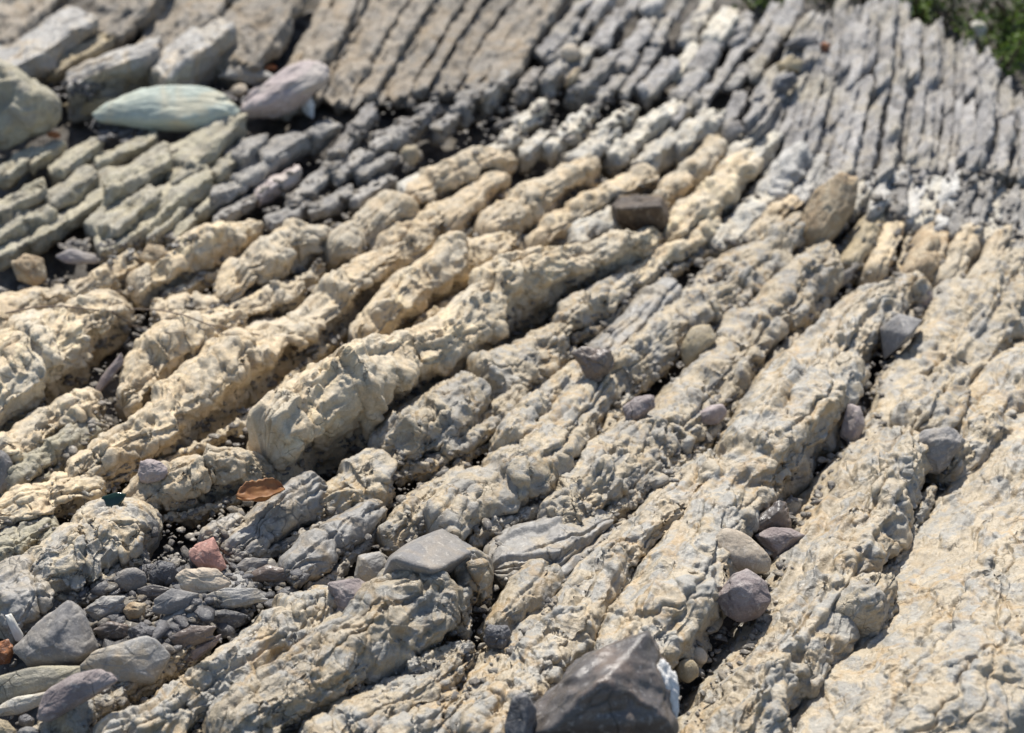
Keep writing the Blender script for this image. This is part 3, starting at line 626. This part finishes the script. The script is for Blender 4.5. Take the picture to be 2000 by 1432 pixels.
HI2 = [(0, 1615, 322), (.3, 1775, 345), (.6, 1900, 352), (1, 2050, 372)]
for i in range(13):
    t = (i + .5) / 13; a = interp(LO2, t); b = interp(HI2, t); ln = 1 + rg.uniform(-.1, .1)
    p = [(a[0] + (b[0] - a[0]) * f + rg.uniform(-3, 3), a[1] + (b[1] - a[1]) * f * ln, 34 * rg.uniform(.9, 1.12)) for f in (0, .5, 1)]
    rib('rock_plate', p, f'short broken grey plate, {count(i, 13) if i != 6 else "middle one"} in the row under the fan', ['white_limestone', 'pale_limestone', 'white_limestone', 'blue_grey_limestone'][i % 4] if i < 7 else ('blue_grey_limestone' if i % 3 else 'pale_limestone'), 'rock plate', 'short broken plates under the fan',
        H=.8, prof='plate', ang=.7, blk=3, wv=.5, rough=.8, sm=.8, e0=.15, e1=.15, lift=rg.uniform(.004, .018))

# ------------------------------------------------------------------ smooth tilted sheets and the grey ledges along the top left
BD = 'bedding_limestone'
rib('rock_slab', [(715,175,440),(760,90,470),(860,-110,520)], 'wide tilted bedding face seen between the thin sheets at the top', 'bedding_limestone', 'rock slab', H=.02, prof='slab', blk=9, rough=.2, sm=.8, e0=.05, e1=.05, wv=.2, lift=-.065)
xx = 505.0; k = 0; sh = []
while xx < 990:
    wd = [26, 44, 22, 30, 62, 24, 34, 20, 52, 28, 24, 70, 22, 30, 58, 26, 24, 40][k % 18] * rs.uniform(.85, 1.15); sh.append((xx + wd / 2, wd)); xx += wd * .86; k += 1
for i, (x, wd) in enumerate(sh):
    y = 226 - .10 * (x - 505) + rs.uniform(-16, 14); top = x + 150 + .0 * i
    wide_ = 'broad' if wd > 45 else 'narrow'
    ct = count(i, len(sh)) if i * 2 != len(sh) - 1 else 'the middle one'
    cut = rs.uniform(.4, .7)
    rib('rock_slab', [(x, y, wd), (x + 65, y - 115, wd * 1.05), (top + 18, -75, wd)], f'{wide_} steeply tilted grey brown sheet, {ct} of the row along the top', 'bedding_limestone', 'rock slab', 'tilted grey brown sheets along the top',
        H=.5 if wd < 45 else .3, prof='plate', ang=.6, blk=1.6 if i % 3 else 4, rough=.8, sm=.9, e0=.12, e1=.1, wv=.4, lift=rs.uniform(-.018, .014), skew=rs.uniform(-.4, .4))
slabs([
 (440,140,580,-60,130,'weathered tilted sheet behind the grey hump', BD),
 (330,110,460,-70,120,'weathered ledge behind the gap of the grey ledges', BD),
 (190,75,330,-60,110,'brown weathered ledge at the top with a dark hollow', 'bedding_limestone'),
 (-20,90,130,-50,120,'mossy tan ledge in the top left corner', 'bedding_limestone'),
], H=.3, blk=1.6, rough=.8, sm=.9, e0=.1, e1=.1, wv=.25)
slabs([
 (-30,165,170,35,130,'big pale grey ledge in the top left with a shadowed broken front', 'smooth_grey_limestone'),
 (90,150,215,80,60,'broken tan front blocks of the pale ledge, above the dark gap', 'tan_stone'),
 (130,180,320,110,90,'low smooth grey ledge behind the blue green stone', 'smooth_grey_limestone'),
 (300,165,440,65,110,'smooth grey hump behind the pale flat plate', 'smooth_grey_limestone'),
], H=.5, blk=3, rough=.5, sm=.8)

# ------------------------------------------------------------------ loose stones, each resting on the beds
TREE[0] = BVHTree.FromPolygons([tuple(v) for v in np.vstack(BV).tolist()], np.vstack(BF).tolist())
st = stone
big = st('loose_rock', [(995,1450),(1052,1372),(1157,1280),(1262,1238),(1285,1268),(1296,1320),(1316,1405),(1300,1470)], 'big dark slate rock with a sharp ridge at the bottom edge', 'dark_slate', 'rock',
   inner=[(1185,1322,.56),(1062,1430,.60),(1302,1405,.46),(1262,1243,.12)], depth=.9, p=50, rough=1.0, at=(1160,1415), sink=.18)
dB = float((np.array(big.location) - CAM) @ FW)
st('white_crust', [(1284,1300),(1302,1290),(1322,1325),(1326,1345),(1318,1395),(1296,1380),(1286,1345)], None, 'white_crust', D=dB - .085, depth=.9, p=14, rough=2, lvl=5, parent=big, sink=.5)
st('loose_rock', [(985,1420),(1000,1366),(1028,1352),(1048,1385),(1040,1450),(992,1450)], 'small dark slate stone tucked against the left of the big dark rock', 'black_slate', inner=[(1030,1362,.4),(1025,1440,.45)], p=30, rough=.6, push=-.06)
st('loose_rock', [(1395,1055),(1416,1030),(1458,1040),(1512,1092),(1503,1121),(1430,1125),(1402,1100)], 'smooth beige boulder resting on the purple stone', 'beige_stone', p=9, rough=.35, seed=2, push=-.035)
st('loose_rock', [(1398,1170),(1433,1121),(1458,1114),(1496,1138),(1507,1174),(1482,1205),(1447,1215),(1416,1202)], 'angular purple stone with a pale edge over the deep black gap', 'purple_stone', inner=[(1458,1140,.42),(1478,1185,.42),(1425,1150,.3)], p=34, rough=.5, push=-.03)
st('loose_rock', [(1456,1025),(1522,978),(1536,985),(1545,1032),(1490,1050)], 'dark layered slate chip behind the beige boulder', 'dark_slate', inner=[(1520,1000,.4),(1480,1030,.35)], p=34, rough=.8)
st('loose_rock', [(1474,1046),(1510,1030),(1545,1033),(1572,1046),(1540,1075),(1517,1100)], 'brown slate piece right of the beige boulder', 'purple_stone', p=30, rough=.5)
st('loose_rock', [(1528,985),(1540,972),(1565,980),(1560,1020),(1545,1035)], 'pale thin shard standing behind the slate chip', 'pale_limestone', depth=.3, p=24, rough=.5)
st('loose_rock', [(1468,975),(1500,965),(1530,975),(1520,1005),(1475,1015)], 'flat grey stone behind the layered slate chip', SG, depth=.5, p=20, rough=.5)
st('pebble', blob(1342,1310,54,56,0,9,3), 'round tan pebble right of the white crusted rock', 'tan_stone', 'pebble', p=7, rough=.3, lvl=5)
st('pebble', blob(1366,1283,38,42,0,9,4), 'round grey pebble behind the round tan pebble', 'beige_stone', 'pebble', p=7, rough=.3, lvl=5)
st('loose_rock', [(1720,641),(1755,613),(1800,626),(1778,662),(1727,702)], 'dark grey diamond shaped stone on the right', 'grey_stone', inner=[(1775,655,.75),(1757,618,.35),(1735,640,.2)], p=50, rough=.4, sink=-.2)
st('loose_rock', [(1331,678),(1349,640),(1387,634),(1402,662),(1366,707),(1335,722)], 'rounded tan stone above the black hole', 'tan_stone', p=10, rough=.4)
st('loose_rock', [(1216,795),(1240,775),(1275,772),(1280,795),(1250,818),(1222,822)], 'small purple stone below the black hole', 'purple_stone', p=20, lvl=5)
st('loose_rock', blob(1392,812,66,40,20,8,6), 'pinkish stone right of the black hole', 'mauve_stone', p=18, lvl=5)
st('loose_rock', [(1640,850),(1655,790),(1680,795),(1690,830),(1668,870)], 'mauve stone in the crack above the long black gap', 'mauve_stone', p=20, lvl=5)
st('loose_rock', [(1620,565),(1628,540),(1668,522),(1662,545),(1640,565)], 'small blue grey splinter in the crack on the right', 'grey_stone', depth=.5, p=26, lvl=5)
st('loose_rock', blob(1806,582,34,42,0,8,8), 'small purple pebble under the rusty steep slab', 'purple_stone', 'stone', p=16, lvl=5)
st('loose_rock', [(1118,690),(1140,680),(1168,700),(1192,685),(1200,715),(1170,745),(1148,742)], 'purple grey stone at the end of the smooth grey bar', 'dark_slate', p=24, rough=1)
st('loose_rock', [(1786,870),(1800,842),(1860,838),(1885,860),(1860,900),(1835,928),(1800,920)], 'grey blocky stone left of the right edge', 'grey_stone', p=24, rough=1.2)
hb = st('loose_rock', [(1190,400),(1215,384),(1290,384),(1308,432),(1300,487),(1258,478),(1206,452)], 'brown hollow block with painted dark shade, facing the viewer', 'brown_block_shade', inner=[(1205,408,1.2),(1290,404,1.2),(1303,430,.6)], p=50, rough=.9, push=.17)  # shaded front painted in through the dark material
hD = float((np.array(hb.location) - CAM) @ FW)
st('lit_cap', [(1186,402),(1214,382),(1290,382),(1308,398),(1292,409),(1205,412)], None, 'brown_limestone', D=hD - .04, depth=.35, p=30, rough=1.2, lvl=5, parent=hb, sink=.5)  # lighter slab added to stand for the block's sunlit top
st('lit_side_face', [(1290,404),(1304,396),(1314,440),(1302,486),(1295,450)], None, 'pale_limestone', D=hD - .02, depth=.6, p=30, rough=1.2, lvl=5, parent=hb, sink=.5)  # pale strip added, its colour stands for the lit right side
st('loose_rock', [(1643,336),(1674,352),(1668,402),(1640,455),(1592,502),(1562,470),(1559,440),(1590,372)], 'brown upright block in front of the chalky ridge', 'brown_limestone', inner=[(1600,450,.45),(1650,360,.2)], p=22, rough=.9)
st('loose_rock', [(1408,285),(1412,240),(1445,235),(1455,255),(1425,285)], 'smooth blue grey stone in the pale band', 'grey_stone', p=14, rough=.5, lvl=5)
st('loose_rock', [(1505,180),(1515,150),(1550,140),(1560,160),(1530,185)], 'dark stone in a black pit at the left of the fan', 'black_slate', p=20, lvl=5)
st('loose_rock', [(1515,125),(1545,108),(1568,122),(1560,140),(1525,138)], 'tan stone above the dark stone by the fan', 'tan_stone', p=20, lvl=5)
st('loose_rock', [(1530,90),(1550,72),(1590,70),(1600,88),(1560,100)], 'black flat stone in the upper left of the fan', 'black_slate', p=20, lvl=5)
st('pebble', blob(1612,92,22,22,0,7,9), 'small orange stone beside the black flat stone', 'rust_stone', 'pebble', p=14, lvl=4)
st('loose_rock', blob(1119,150,20,50,-35,8,3), 'orange elongated stone in the upper middle', 'brown_limestone', p=18, lvl=5)
st('pebble', blob(1114,102,42,42,0,9,5), 'pinkish white round pebble in the upper middle', 'beige_stone', 'pebble', p=8, rough=.3, lvl=5)
st('loose_rock', [(780,300),(790,285),(815,283),(820,305),(808,325),(792,325)], 'small round tan stone with a flat top on the shale', 'tan_stone', p=14, rough=.5, lvl=5)
st('loose_rock', blob(835,180,44,26,25,8,5), 'warm tan stone at the foot of the tilted sheets', 'beige_stone', p=16, lvl=5)
st('loose_rock', [(183,226),(205,203),(250,184),(300,167),(400,170),(440,184),(470,212),(472,236),(440,253),(330,257),(235,246),(195,238)], 'large smooth blue green flat stone in the upper left', 'teal_stone', 'boulder', inner=[(300,200,.42),(430,215,.4),(340,238,.5),(260,215,.3)], depth=.9, p=20, rough=.6)
st('loose_rock', [(120,205),(180,192),(245,188),(215,222),(150,228)], 'yellowish thin stone left of the blue green stone', 'tan_stone', depth=.5, p=16)
st('loose_rock', [(472,208),(512,166),(575,127),(628,122),(645,140),(638,160),(602,188),(562,220),(500,228),(476,222)], 'long mauve stone right of the blue green stone', 'mauve_stone', depth=.8, p=24, rough=1.2)
st('loose_rock', [(-40,100),(20,128),(70,165),(115,205),(118,235),(80,262),(20,285),(-40,290)], 'rounded grey tan boulder at the left edge by the orange leaves', 'green_grey_limestone', 'boulder', inner=[(60,180,.4),(20,240,.35)], p=12, rough=1.3)
st('loose_rock', [(15,245),(45,222),(65,235),(50,262),(25,270)], 'pale chip under the rounded left edge boulder', 'pale_limestone', p=20, lvl=5)
st('pebble', blob(468,176,36,26,10,8,6), 'cream pebble above the right tip of the blue green stone', 'beige_stone', 'pebble', p=9, lvl=5)
st('loose_rock', [(425,150),(450,128),(500,128),(540,152),(490,165)], 'pale grey flat plate over dark gravel behind the mauve stone', SG, depth=.5, p=22, rough=.5)
st('loose_rock', blob(601,205,26,56,15,8,6), 'white quartz lump at the end of the mauve stone', 'white_crust', p=16, lvl=5, rough=1.3)
st('loose_rock', [(20,510),(50,495),(85,505),(90,545),(70,560),(35,545)], 'rusty brown block beside the black pit at the left edge', 'brown_limestone', p=22)
st('loose_rock', [(105,500),(140,486),(190,500),(195,515),(130,515)], 'flat purple stone above the cream ridges on the left', 'mauve_stone', depth=.5, p=16, lvl=5)
st('loose_rock', [(268,505),(290,480),(318,480),(330,500),(300,522)], 'small brown cube of stone among the upper left cream ridges', 'brown_limestone', p=24, lvl=5)
st('loose_rock', [(182,768),(198,735),(236,690),(240,712),(215,745),(192,772)], 'dark purple plate leaning in the gap under the massive left block', 'purple_stone', depth=.35, p=28, rough=.4)
st('loose_rock', blob(297,922,66,52,20,9,4), 'rounded mauve stone above the cream ridge by the green shard', 'mauve_stone', p=12)
st('loose_rock', [(-20,880),(8,882),(24,905),(26,955),(-20,965)], 'dark grey slab cut by the left edge', 'grey_stone', p=22)
st('loose_rock', [(371,1080),(385,1065),(416,1050),(428,1075),(443,1108),(432,1118),(392,1110),(375,1095)], 'pink angular stone on the dark gravel', 'pink_stone', inner=[(412,1075,.45),(420,1108,.4),(385,1098,.3)], p=36, rough=.6)
st('loose_rock', blob(253,1132,72,56,12,9,5), 'rounded grey stone below the cream and grey ridge', 'grey_stone', p=10, rough=.4)
st('loose_rock', [(345,1128),(360,1112),(420,1112),(448,1140),(430,1160),(370,1168)], 'flat grey stone with a cream front below the pink stone', 'beige_stone', depth=.6, p=26)
st('loose_rock', [(290,1120),(310,1095),(340,1100),(350,1125),(325,1145),(298,1142)], 'dark glittering stone left of the flat cream fronted stone', 'black_slate', p=26)
st('loose_rock', [(300,1172),(335,1150),(390,1160),(375,1190),(330,1200),(300,1195)], 'grey slab stone with a dark front on the gravel', 'grey_stone', inner=[(345,1175,.4)], depth=.6, p=30, rough=.5)
st('loose_rock', [(28,1266),(75,1215),(133,1172),(157,1190),(180,1235),(190,1268),(148,1303),(55,1303)], 'large grey scooped stone at the lower left', 'grey_stone', inner=[(110,1230,.4),(150,1280,.45),(60,1285,.3)], p=24, rough=.7)
st('loose_rock', [(108,1175),(125,1162),(160,1170),(158,1190),(120,1195)], 'dark slate flake behind the large scooped stone', 'black_slate', depth=.4, p=26, lvl=5)
st('loose_rock', [(-15,1258),(15,1250),(28,1270),(20,1295),(-15,1302)], 'rust red stone at the lower left edge', 'rust_stone', p=14)
st('loose_rock', [(387,1207),(410,1195),(440,1190),(484,1202),(470,1222),(437,1235),(405,1222)], 'black wedge stone with a shiny top', 'black_slate', inner=[(430,1200,.4),(400,1210,.3)], depth=.7, p=30, rough=.6)
st('loose_rock', [(182,1232),(215,1212),(250,1222),(248,1245),(200,1252)], 'dark grey stone right of the large scooped stone', 'dark_slate', p=20, lvl=5)
st('loose_rock', [(250,1228),(275,1215),(305,1228),(300,1250),(265,1262)], 'black broken stone right of the dark grey one', 'black_slate', p=26, lvl=5, rough=1.6)
st('loose_rock', [(240,1190),(258,1175),(285,1180),(280,1205),(250,1212)], 'small brown stone on the gravel', 'brown_limestone', p=20, lvl=5)
st('loose_rock', [(165,1190),(200,1165),(245,1165),(240,1195),(190,1215)], 'pale grey block behind the dark stones', SG, p=22)
st('loose_rock', [(330,1245),(372,1222),(420,1225),(415,1248),(350,1272)], 'flat dark slate slab below the black wedge stone', 'dark_slate', depth=.5, p=34, rough=.8)
st('loose_rock', [(395,1165),(440,1148),(500,1150),(520,1172),(450,1190),(405,1185)], 'long pale grey slab above the black wedge stone', SG, depth=.5, p=30, rough=.7)
st('loose_rock', [(268,1150),(300,1142),(335,1150),(320,1170),(280,1172)], 'thin dark slate chip above the dark fronted grey slab', 'dark_slate', depth=.45, p=34, rough=.8, lvl=5)
st('loose_rock', [(455,1110),(480,1090),(525,1092),(515,1112),(470,1122)], 'grey slate chip right of the pink stone', 'grey_stone', depth=.45, p=34, rough=.8, lvl=5)
st('loose_rock', [(345,1285),(380,1262),(430,1240),(420,1262),(370,1300)], 'narrow brown slate sliver beside the thin rough ridge', 'purple_stone', depth=.45, p=34, rough=.8, lvl=5)
st('loose_rock', [(477,1136),(495,1115),(522,1102),(555,1112),(570,1135),(520,1140)], 'dark crescent stone above the wide rough ridge', 'dark_slate', depth=.7, p=18, rough=.5)
st('loose_rock', [(640,1140),(702,1132),(740,1150),(775,1180),(752,1205),(706,1222),(660,1200)], 'dark purple cleaved block in the lower middle', 'purple_stone', inner=[(715,1165,.4),(690,1195,.4)], p=34, rough=1.0, push=.07)
st('loose_rock', [(734,1158),(763,1088),(797,1062),(862,1035),(925,1075),(900,1115),(822,1135),(769,1178)], 'grey block with a black shadowed front in the lower middle', 'grey_stone', 'rock', inner=[(768,1090,1.1),(850,1116,1.15),(915,1082,.6)], depth=1.0, p=60, rough=.45, push=.15)
st('loose_rock', [(700,1085),(740,1080),(760,1100),(735,1150),(690,1140)], 'pale grey slab beside the black fronted block', SG, p=24, rough=.6)
st('loose_rock', [(942,1248),(955,1222),(990,1222),(1002,1240),(985,1268),(950,1265)], 'small black stone under the grey finger ridge', 'black_slate', p=22, lvl=5)
st('loose_rock', [(157,1303),(185,1272),(287,1240),(335,1280),(300,1335),(215,1330)], 'flat grey slab with a rust stain at the lower left', 'smooth_grey_limestone', depth=.6, inner=[(240,1285,.3),(280,1320,.3)], p=16, rough=.4)
st('loose_rock', [(-30,1330),(60,1305),(160,1302),(210,1315),(120,1345),(20,1372),(-30,1372)], 'flat yellowish slab at the lower left edge', 'green_grey_limestone', depth=.5, p=20, rough=.6)
st('loose_rock', [(-20,1388),(30,1362),(95,1350),(100,1368),(40,1395),(-20,1402)], 'thin pale slab edge under the flat yellowish slab', 'pale_limestone', depth=.5, p=22, rough=.6)
st('loose_rock', [(72,1402),(90,1350),(140,1318),(190,1308),(232,1330),(190,1345),(140,1360),(100,1410)], 'curved brown grey slab over a dark hollow at the bottom left', 'purple_stone', depth=.7, p=16, rough=.6)
st('loose_rock', [(-20,1400),(10,1405),(32,1425),(30,1450),(-20,1455)], 'tan rounded stone in the bottom left corner', 'tan_stone', p=12)
st('pebble', blob(50,1408,36,30,0,8,5), 'dark pebble in the hollow at the bottom left', 'black_slate', 'pebble', p=10, lvl=5)
st('pebble', blob(55,1432,44,26,0,8,6), 'grey pebble at the bottom edge left', 'grey_stone', 'pebble', p=10, lvl=5)

# ------------------------------------------------------------------ gravel in the pockets between the beds
def inside(poly, x, y):
    c = False; j = len(poly) - 1
    for i in range(len(poly)):
        (x0, y0), (x1, y1) = poly[i], poly[j]
        if (y0 > y) != (y1 > y) and x < (x1 - x0) * (y - y0) / (y1 - y0) + x0: c = not c
        j = i
    return c
def gravel(name, poly, n, r0, r1, mat, label, seed, low=None):
    rg = np.random.RandomState(seed); V, F, k = [], [], 0; v0, f0 = ico(2)
    xs = [p[0] for p in poly]; ys = [p[1] for p in poly]; made = 0; tries = 0
    while made < n and tries < n * 25:
        tries += 1; x, y = rg.uniform(min(xs), max(xs)), rg.uniform(min(ys), max(ys))
        if not inside(poly, x, y): continue
        hp = hit(x, y)
        if low is not None and hp[2] - float(hgt(hp[0], hp[1])) > low: continue
        made += 1; pxs = float((hp - CAM) @ FW) * TH / 1000
        r = pxs * (r0 + (r1 - r0) * rg.rand() ** 2.2)
        N = rg.normal(size=(9, 3)); N /= np.linalg.norm(N, axis=1, keepdims=True); dd = rg.uniform(.55, 1.0, 9)
        m = np.maximum(v0 @ N.T / dd, .35); rr = (m ** 20).sum(1) ** (-1 / 20.)
        sc = np.array([rg.uniform(.7, 1.4), rg.uniform(.7, 1.3), rg.uniform(.4, .8)]) * r
        a = rg.uniform(0, 6.28); R = np.array([[math.cos(a), -math.sin(a), 0], [math.sin(a), math.cos(a), 0], [0, 0, 1]])
        V.append((v0 * rr[:, None] * sc) @ R.T + hp + np.array([0, 0, r * .15])); F.append(f0 + k); k += len(v0)
    o = link_mesh(name, np.vstack(V), np.vstack(F), mat); NV[0] += k
    return tag(o, label, 'gravel', None, 'stuff')
gravel('gravel', [(190,1140),(330,1080),(470,1080),(600,1130),(560,1160),(430,1250),(310,1290),(180,1260),(100,1190)], 420, 2.5, 13, 'gravel', 'grey gravel in the pocket around the pink stone', 3)
gravel('gravel', [(190,1140),(330,1080),(470,1080),(600,1130),(560,1160),(430,1250),(310,1290),(180,1260),(100,1190)], 260, 4, 17, 'black_slate', 'dark slate flakes in the pocket around the pink stone', 13)
gravel('gravel', [(640,300),(800,170),(1000,160),(1250,180),(1240,260),(960,290),(820,330),(660,400),(420,430),(450,390)], 420, 2.5, 10, 'gravel', 'dark shale gravel below the smooth tilted sheets', 4)
gravel('gravel', [(90,165),(210,160),(190,190),(110,190)], 120, 2, 8, 'black_slate', 'dark gravel in the gap behind the blue green stone', 5)
gravel('gravel', [(160,235),(210,225),(290,250),(250,280),(200,275)], 120, 2, 9, 'black_slate', 'dark gravel pocket under the blue green stone', 6)
gravel('gravel', [(380,160),(440,150),(540,165),(480,210),(400,180)], 150, 2, 7, 'black_slate', 'dark gravel around the cream pebble', 7)
gravel('gravel', [(110,480),(330,460),(400,460),(330,500),(200,520)], 220, 2, 8, 'gravel', 'gravel strip between slab field and cream ridges', 8)
gravel('gravel', [(1560,300),(2000,340),(2000,480),(1700,410)], 200, 2, 8, 'gravel', 'rubble between the fan and the cream beds', 9)
gravel('gravel', [(0,1420),(0,560),(600,430),(1400,300),(1900,500),(1900,900),(1400,1430)], 3600, 1.6, 9, 'gravel', 'small stone chips lodged in the gaps of the cream beds', 10, .02)

# ------------------------------------------------------------------ leaves, twig, shard, shell
def sheet_leaf(name, ctr, w_, h_, rot, curl, mat, label, seed, cat='leaf', lift=.01, tilt=.6):
    rg = np.random.RandomState(seed); hp = hit(*ctr); px = float((hp - CAM) @ FW) * TH / 1000
    n = 25; u, v = np.meshgrid(np.linspace(-1, 1, n), np.linspace(-1, 1, n), indexing='ij')
    wd = np.clip(1 - np.abs(u) ** 2.6, 0, 1) ** .8 * (.85 + .10 * u + .04 * np.sin(u * 23 + seed)) + .02
    x = u * w_ / 2; y = v * wd * h_ / 2; z = curl * (v * v * wd * h_ * .5 + .25 * np.abs(u) ** 2 * w_ * .5) + .05 * w_ * fbm(np.stack([u * 1.6, v * 1.6, u * 0 + seed], 2).reshape(-1, 3), 3, seed).reshape(n, n)
    a = math.radians(rot); X = x * math.cos(a) - y * math.sin(a); Y = x * math.sin(a) + y * math.cos(a)
    N = UP * math.cos(tilt) * 1.0 - FW * 0; B = UP * math.sin(tilt) + (-FW) * math.cos(tilt); T = UP * math.cos(tilt) + FW * math.sin(tilt)
    P = hp + (RT * X[..., None] + T * Y[..., None] + B * z[..., None]) * px + B * lift
    th = .0012; V = np.concatenate([P.reshape(-1, 3), (P - B * th).reshape(-1, 3)])
    i = (np.arange(n - 1)[:, None] * n + np.arange(n - 1)[None]).ravel(); F = np.stack([i, i + n, i + n + 1, i + 1], 1)
    rim = np.r_[np.arange(n), np.arange(1, n) * n + n - 1, (n - 1) * n + np.arange(n - 2, -1, -1), np.arange(n - 2, 0, -1) * n]
    r2 = np.roll(rim, -1); m = n * n
    F = np.vstack([F, F[:, ::-1] + m, np.stack([rim, r2, r2 + m, rim + m], 1)])
    return tag(link_mesh(name, V, F, mat), label, cat)
sheet_leaf('dry_leaf', (512,990), 96, 62, 14, .9, 'dry_leaf', 'curled dry brown leaf caught between the cream ridges', 1, lift=.018, tilt=.9)
sheet_leaf('dry_leaf', (68,262), 30, 20, 20, .6, 'orange_leaf', 'small orange leaf nearest the left edge boulder', 2)
sheet_leaf('dry_leaf', (107,273), 30, 18, -15, .6, 'orange_leaf', 'small orange leaf right of the other one', 3)
sheet_leaf('dry_leaf', (530,141), 22, 14, 10, .6, 'orange_leaf', 'tiny orange leaf behind the pale flat plate', 4)
st('green_shard', [(191,1000),(200,970),(228,962),(247,966),(232,990),(222,1006)], 'dark green shard left of the cream ridge end', 'green_glass', 'shard', depth=.25, p=40, rough=.2, lvl=5, push=.02)
st('seashell', [(10,1202),(22,1198),(32,1215),(46,1240),(44,1254),(30,1252),(18,1225)], 'white shell piece at the lower left', 'shell', 'shell', depth=.5, p=12, rough=.5, lvl=5)
def lifted(pts, up):
    o = []
    for x, y in pts:
        h = hit(x, y); o.append(h)
    o = np.array(o); z = (o - CAM) @ FW
    z = np.minimum(z, np.convolve(np.pad(z, 1, 'edge'), [.25, .5, .25], 'valid')) - up
    z = np.interp(np.arange(0, len(z) - .99, .25), np.arange(len(z)), z); q = np.array(pts, float)
    X = np.interp(np.arange(0, len(q) - .99, .25), np.arange(len(q)), q[:, 0]); Y = np.interp(np.arange(0, len(q) - .99, .25), np.arange(len(q)), q[:, 1])
    return CAM + rays(X, Y) * z[:, None]
tw = bpy.data.objects.new('twig', None); COL.objects.link(tw); tw.location = hit(217, 608)
tag(tw, 'thin bare dead twig lying across the left cream beds', 'twig')
for nm, pp, r0, r1 in (('stem', [(10,612),(70,600),(120,598),(168,604),(217,608),(265,604),(315,606),(360,616),(406,634),(451,641),(507,655)], .0016, .0009),
                       ('branch', [(217,609),(240,624),(262,637),(295,643),(329,651),(365,648)], .0011, .0005),
                       ('branch', [(406,634),(430,652),(462,655)], .0009, .0004)):
    V, F = tube(lifted(pp, .014), r0, r1); link_mesh(nm, V, F, 'bark', parent=tw)

# ------------------------------------------------------------------ bushes behind the fan
def bush(ctr, r, n, label, seed, mat='leaf_green'):
    rg = np.random.RandomState(seed); c = np.array(ctr, float); c[2] = wide(c[0:1], c[1:2])[0]
    rt = bpy.data.objects.new('shrub', None); COL.objects.link(rt); rt.location = c; tag(rt, label, 'bush', 'bushes behind the rocks')
    V, F, k = [], [], 0; tips = []
    for s in range(9):
        a, b = rg.uniform(0, 6.28), rg.uniform(.2, 1.0); d = np.array([math.cos(a) * b, math.sin(a) * b, 1.0]); d /= np.linalg.norm(d)
        ln = r * rg.uniform(1.0, 1.7); pts = [c + d * ln * t + np.array([0, 0, .1 * r * math.sin(t * 3)]) + rg.normal(size=3) * .02 * r for t in np.linspace(0, 1, 6)]
        v, f = tube(pts, .012 * r / .3, .004); V.append(v); F.append(f + k); k += len(v); tips += pts[2:]
    link_mesh('stem', np.vstack(V), np.vstack(F), 'bark', parent=rt)
    V, F = [], []
    for i in range(n):
        b = tips[rg.randint(len(tips))] + rg.normal(size=3) * r * .16; l = r * rg.uniform(.07, .13)
        a = rg.normal(size=3); a /= np.linalg.norm(a); e = np.cross(a, rg.normal(size=3)); e /= np.linalg.norm(e); nn = np.cross(a, e)
        j = len(V); V += [b, b + a * l * .5 + e * l * .28 + nn * l * .06, b + a * l, b + a * l * .5 - e * l * .28 + nn * l * .06]; F.append((j, j + 1, j + 2, j + 3))
    link_mesh('foliage', np.array(V), np.array(F), mat, parent=rt)
for i, (x, y, r, n, lab, m) in enumerate([
 (1500, -8, .12, 700, 'low green bush peeping over the rough grey slabs at the top edge', 'leaf_green'),
 (1800, 5, .12, 900, 'green bush right behind the highest plates of the fan', 'leaf_green'),
 (1890, 40, .12, 700, 'dark leafed bush around the pale rock at the top right', 'leaf_dark'),
 (1955, 110, .12, 1200, 'bright green bush at the right edge above the fan', 'leaf_green'),
 (2010, 40, .15, 900, 'dark bush in the top right corner', 'leaf_dark'),
 (1650, -14, .13, 800, 'dark bush along the top edge above the middle of the fan', 'leaf_dark')]):
    p = proj(x, y, -.05); bush(p, r, n, lab, 40 + i, m)
st('loose_rock', blob(1908, 58, 44, 40, 10, 8, 9), 'pale grey rock among the bushes at the top right', 'pale_limestone', p=18, lvl=5)

print('VERTS', NV[0])
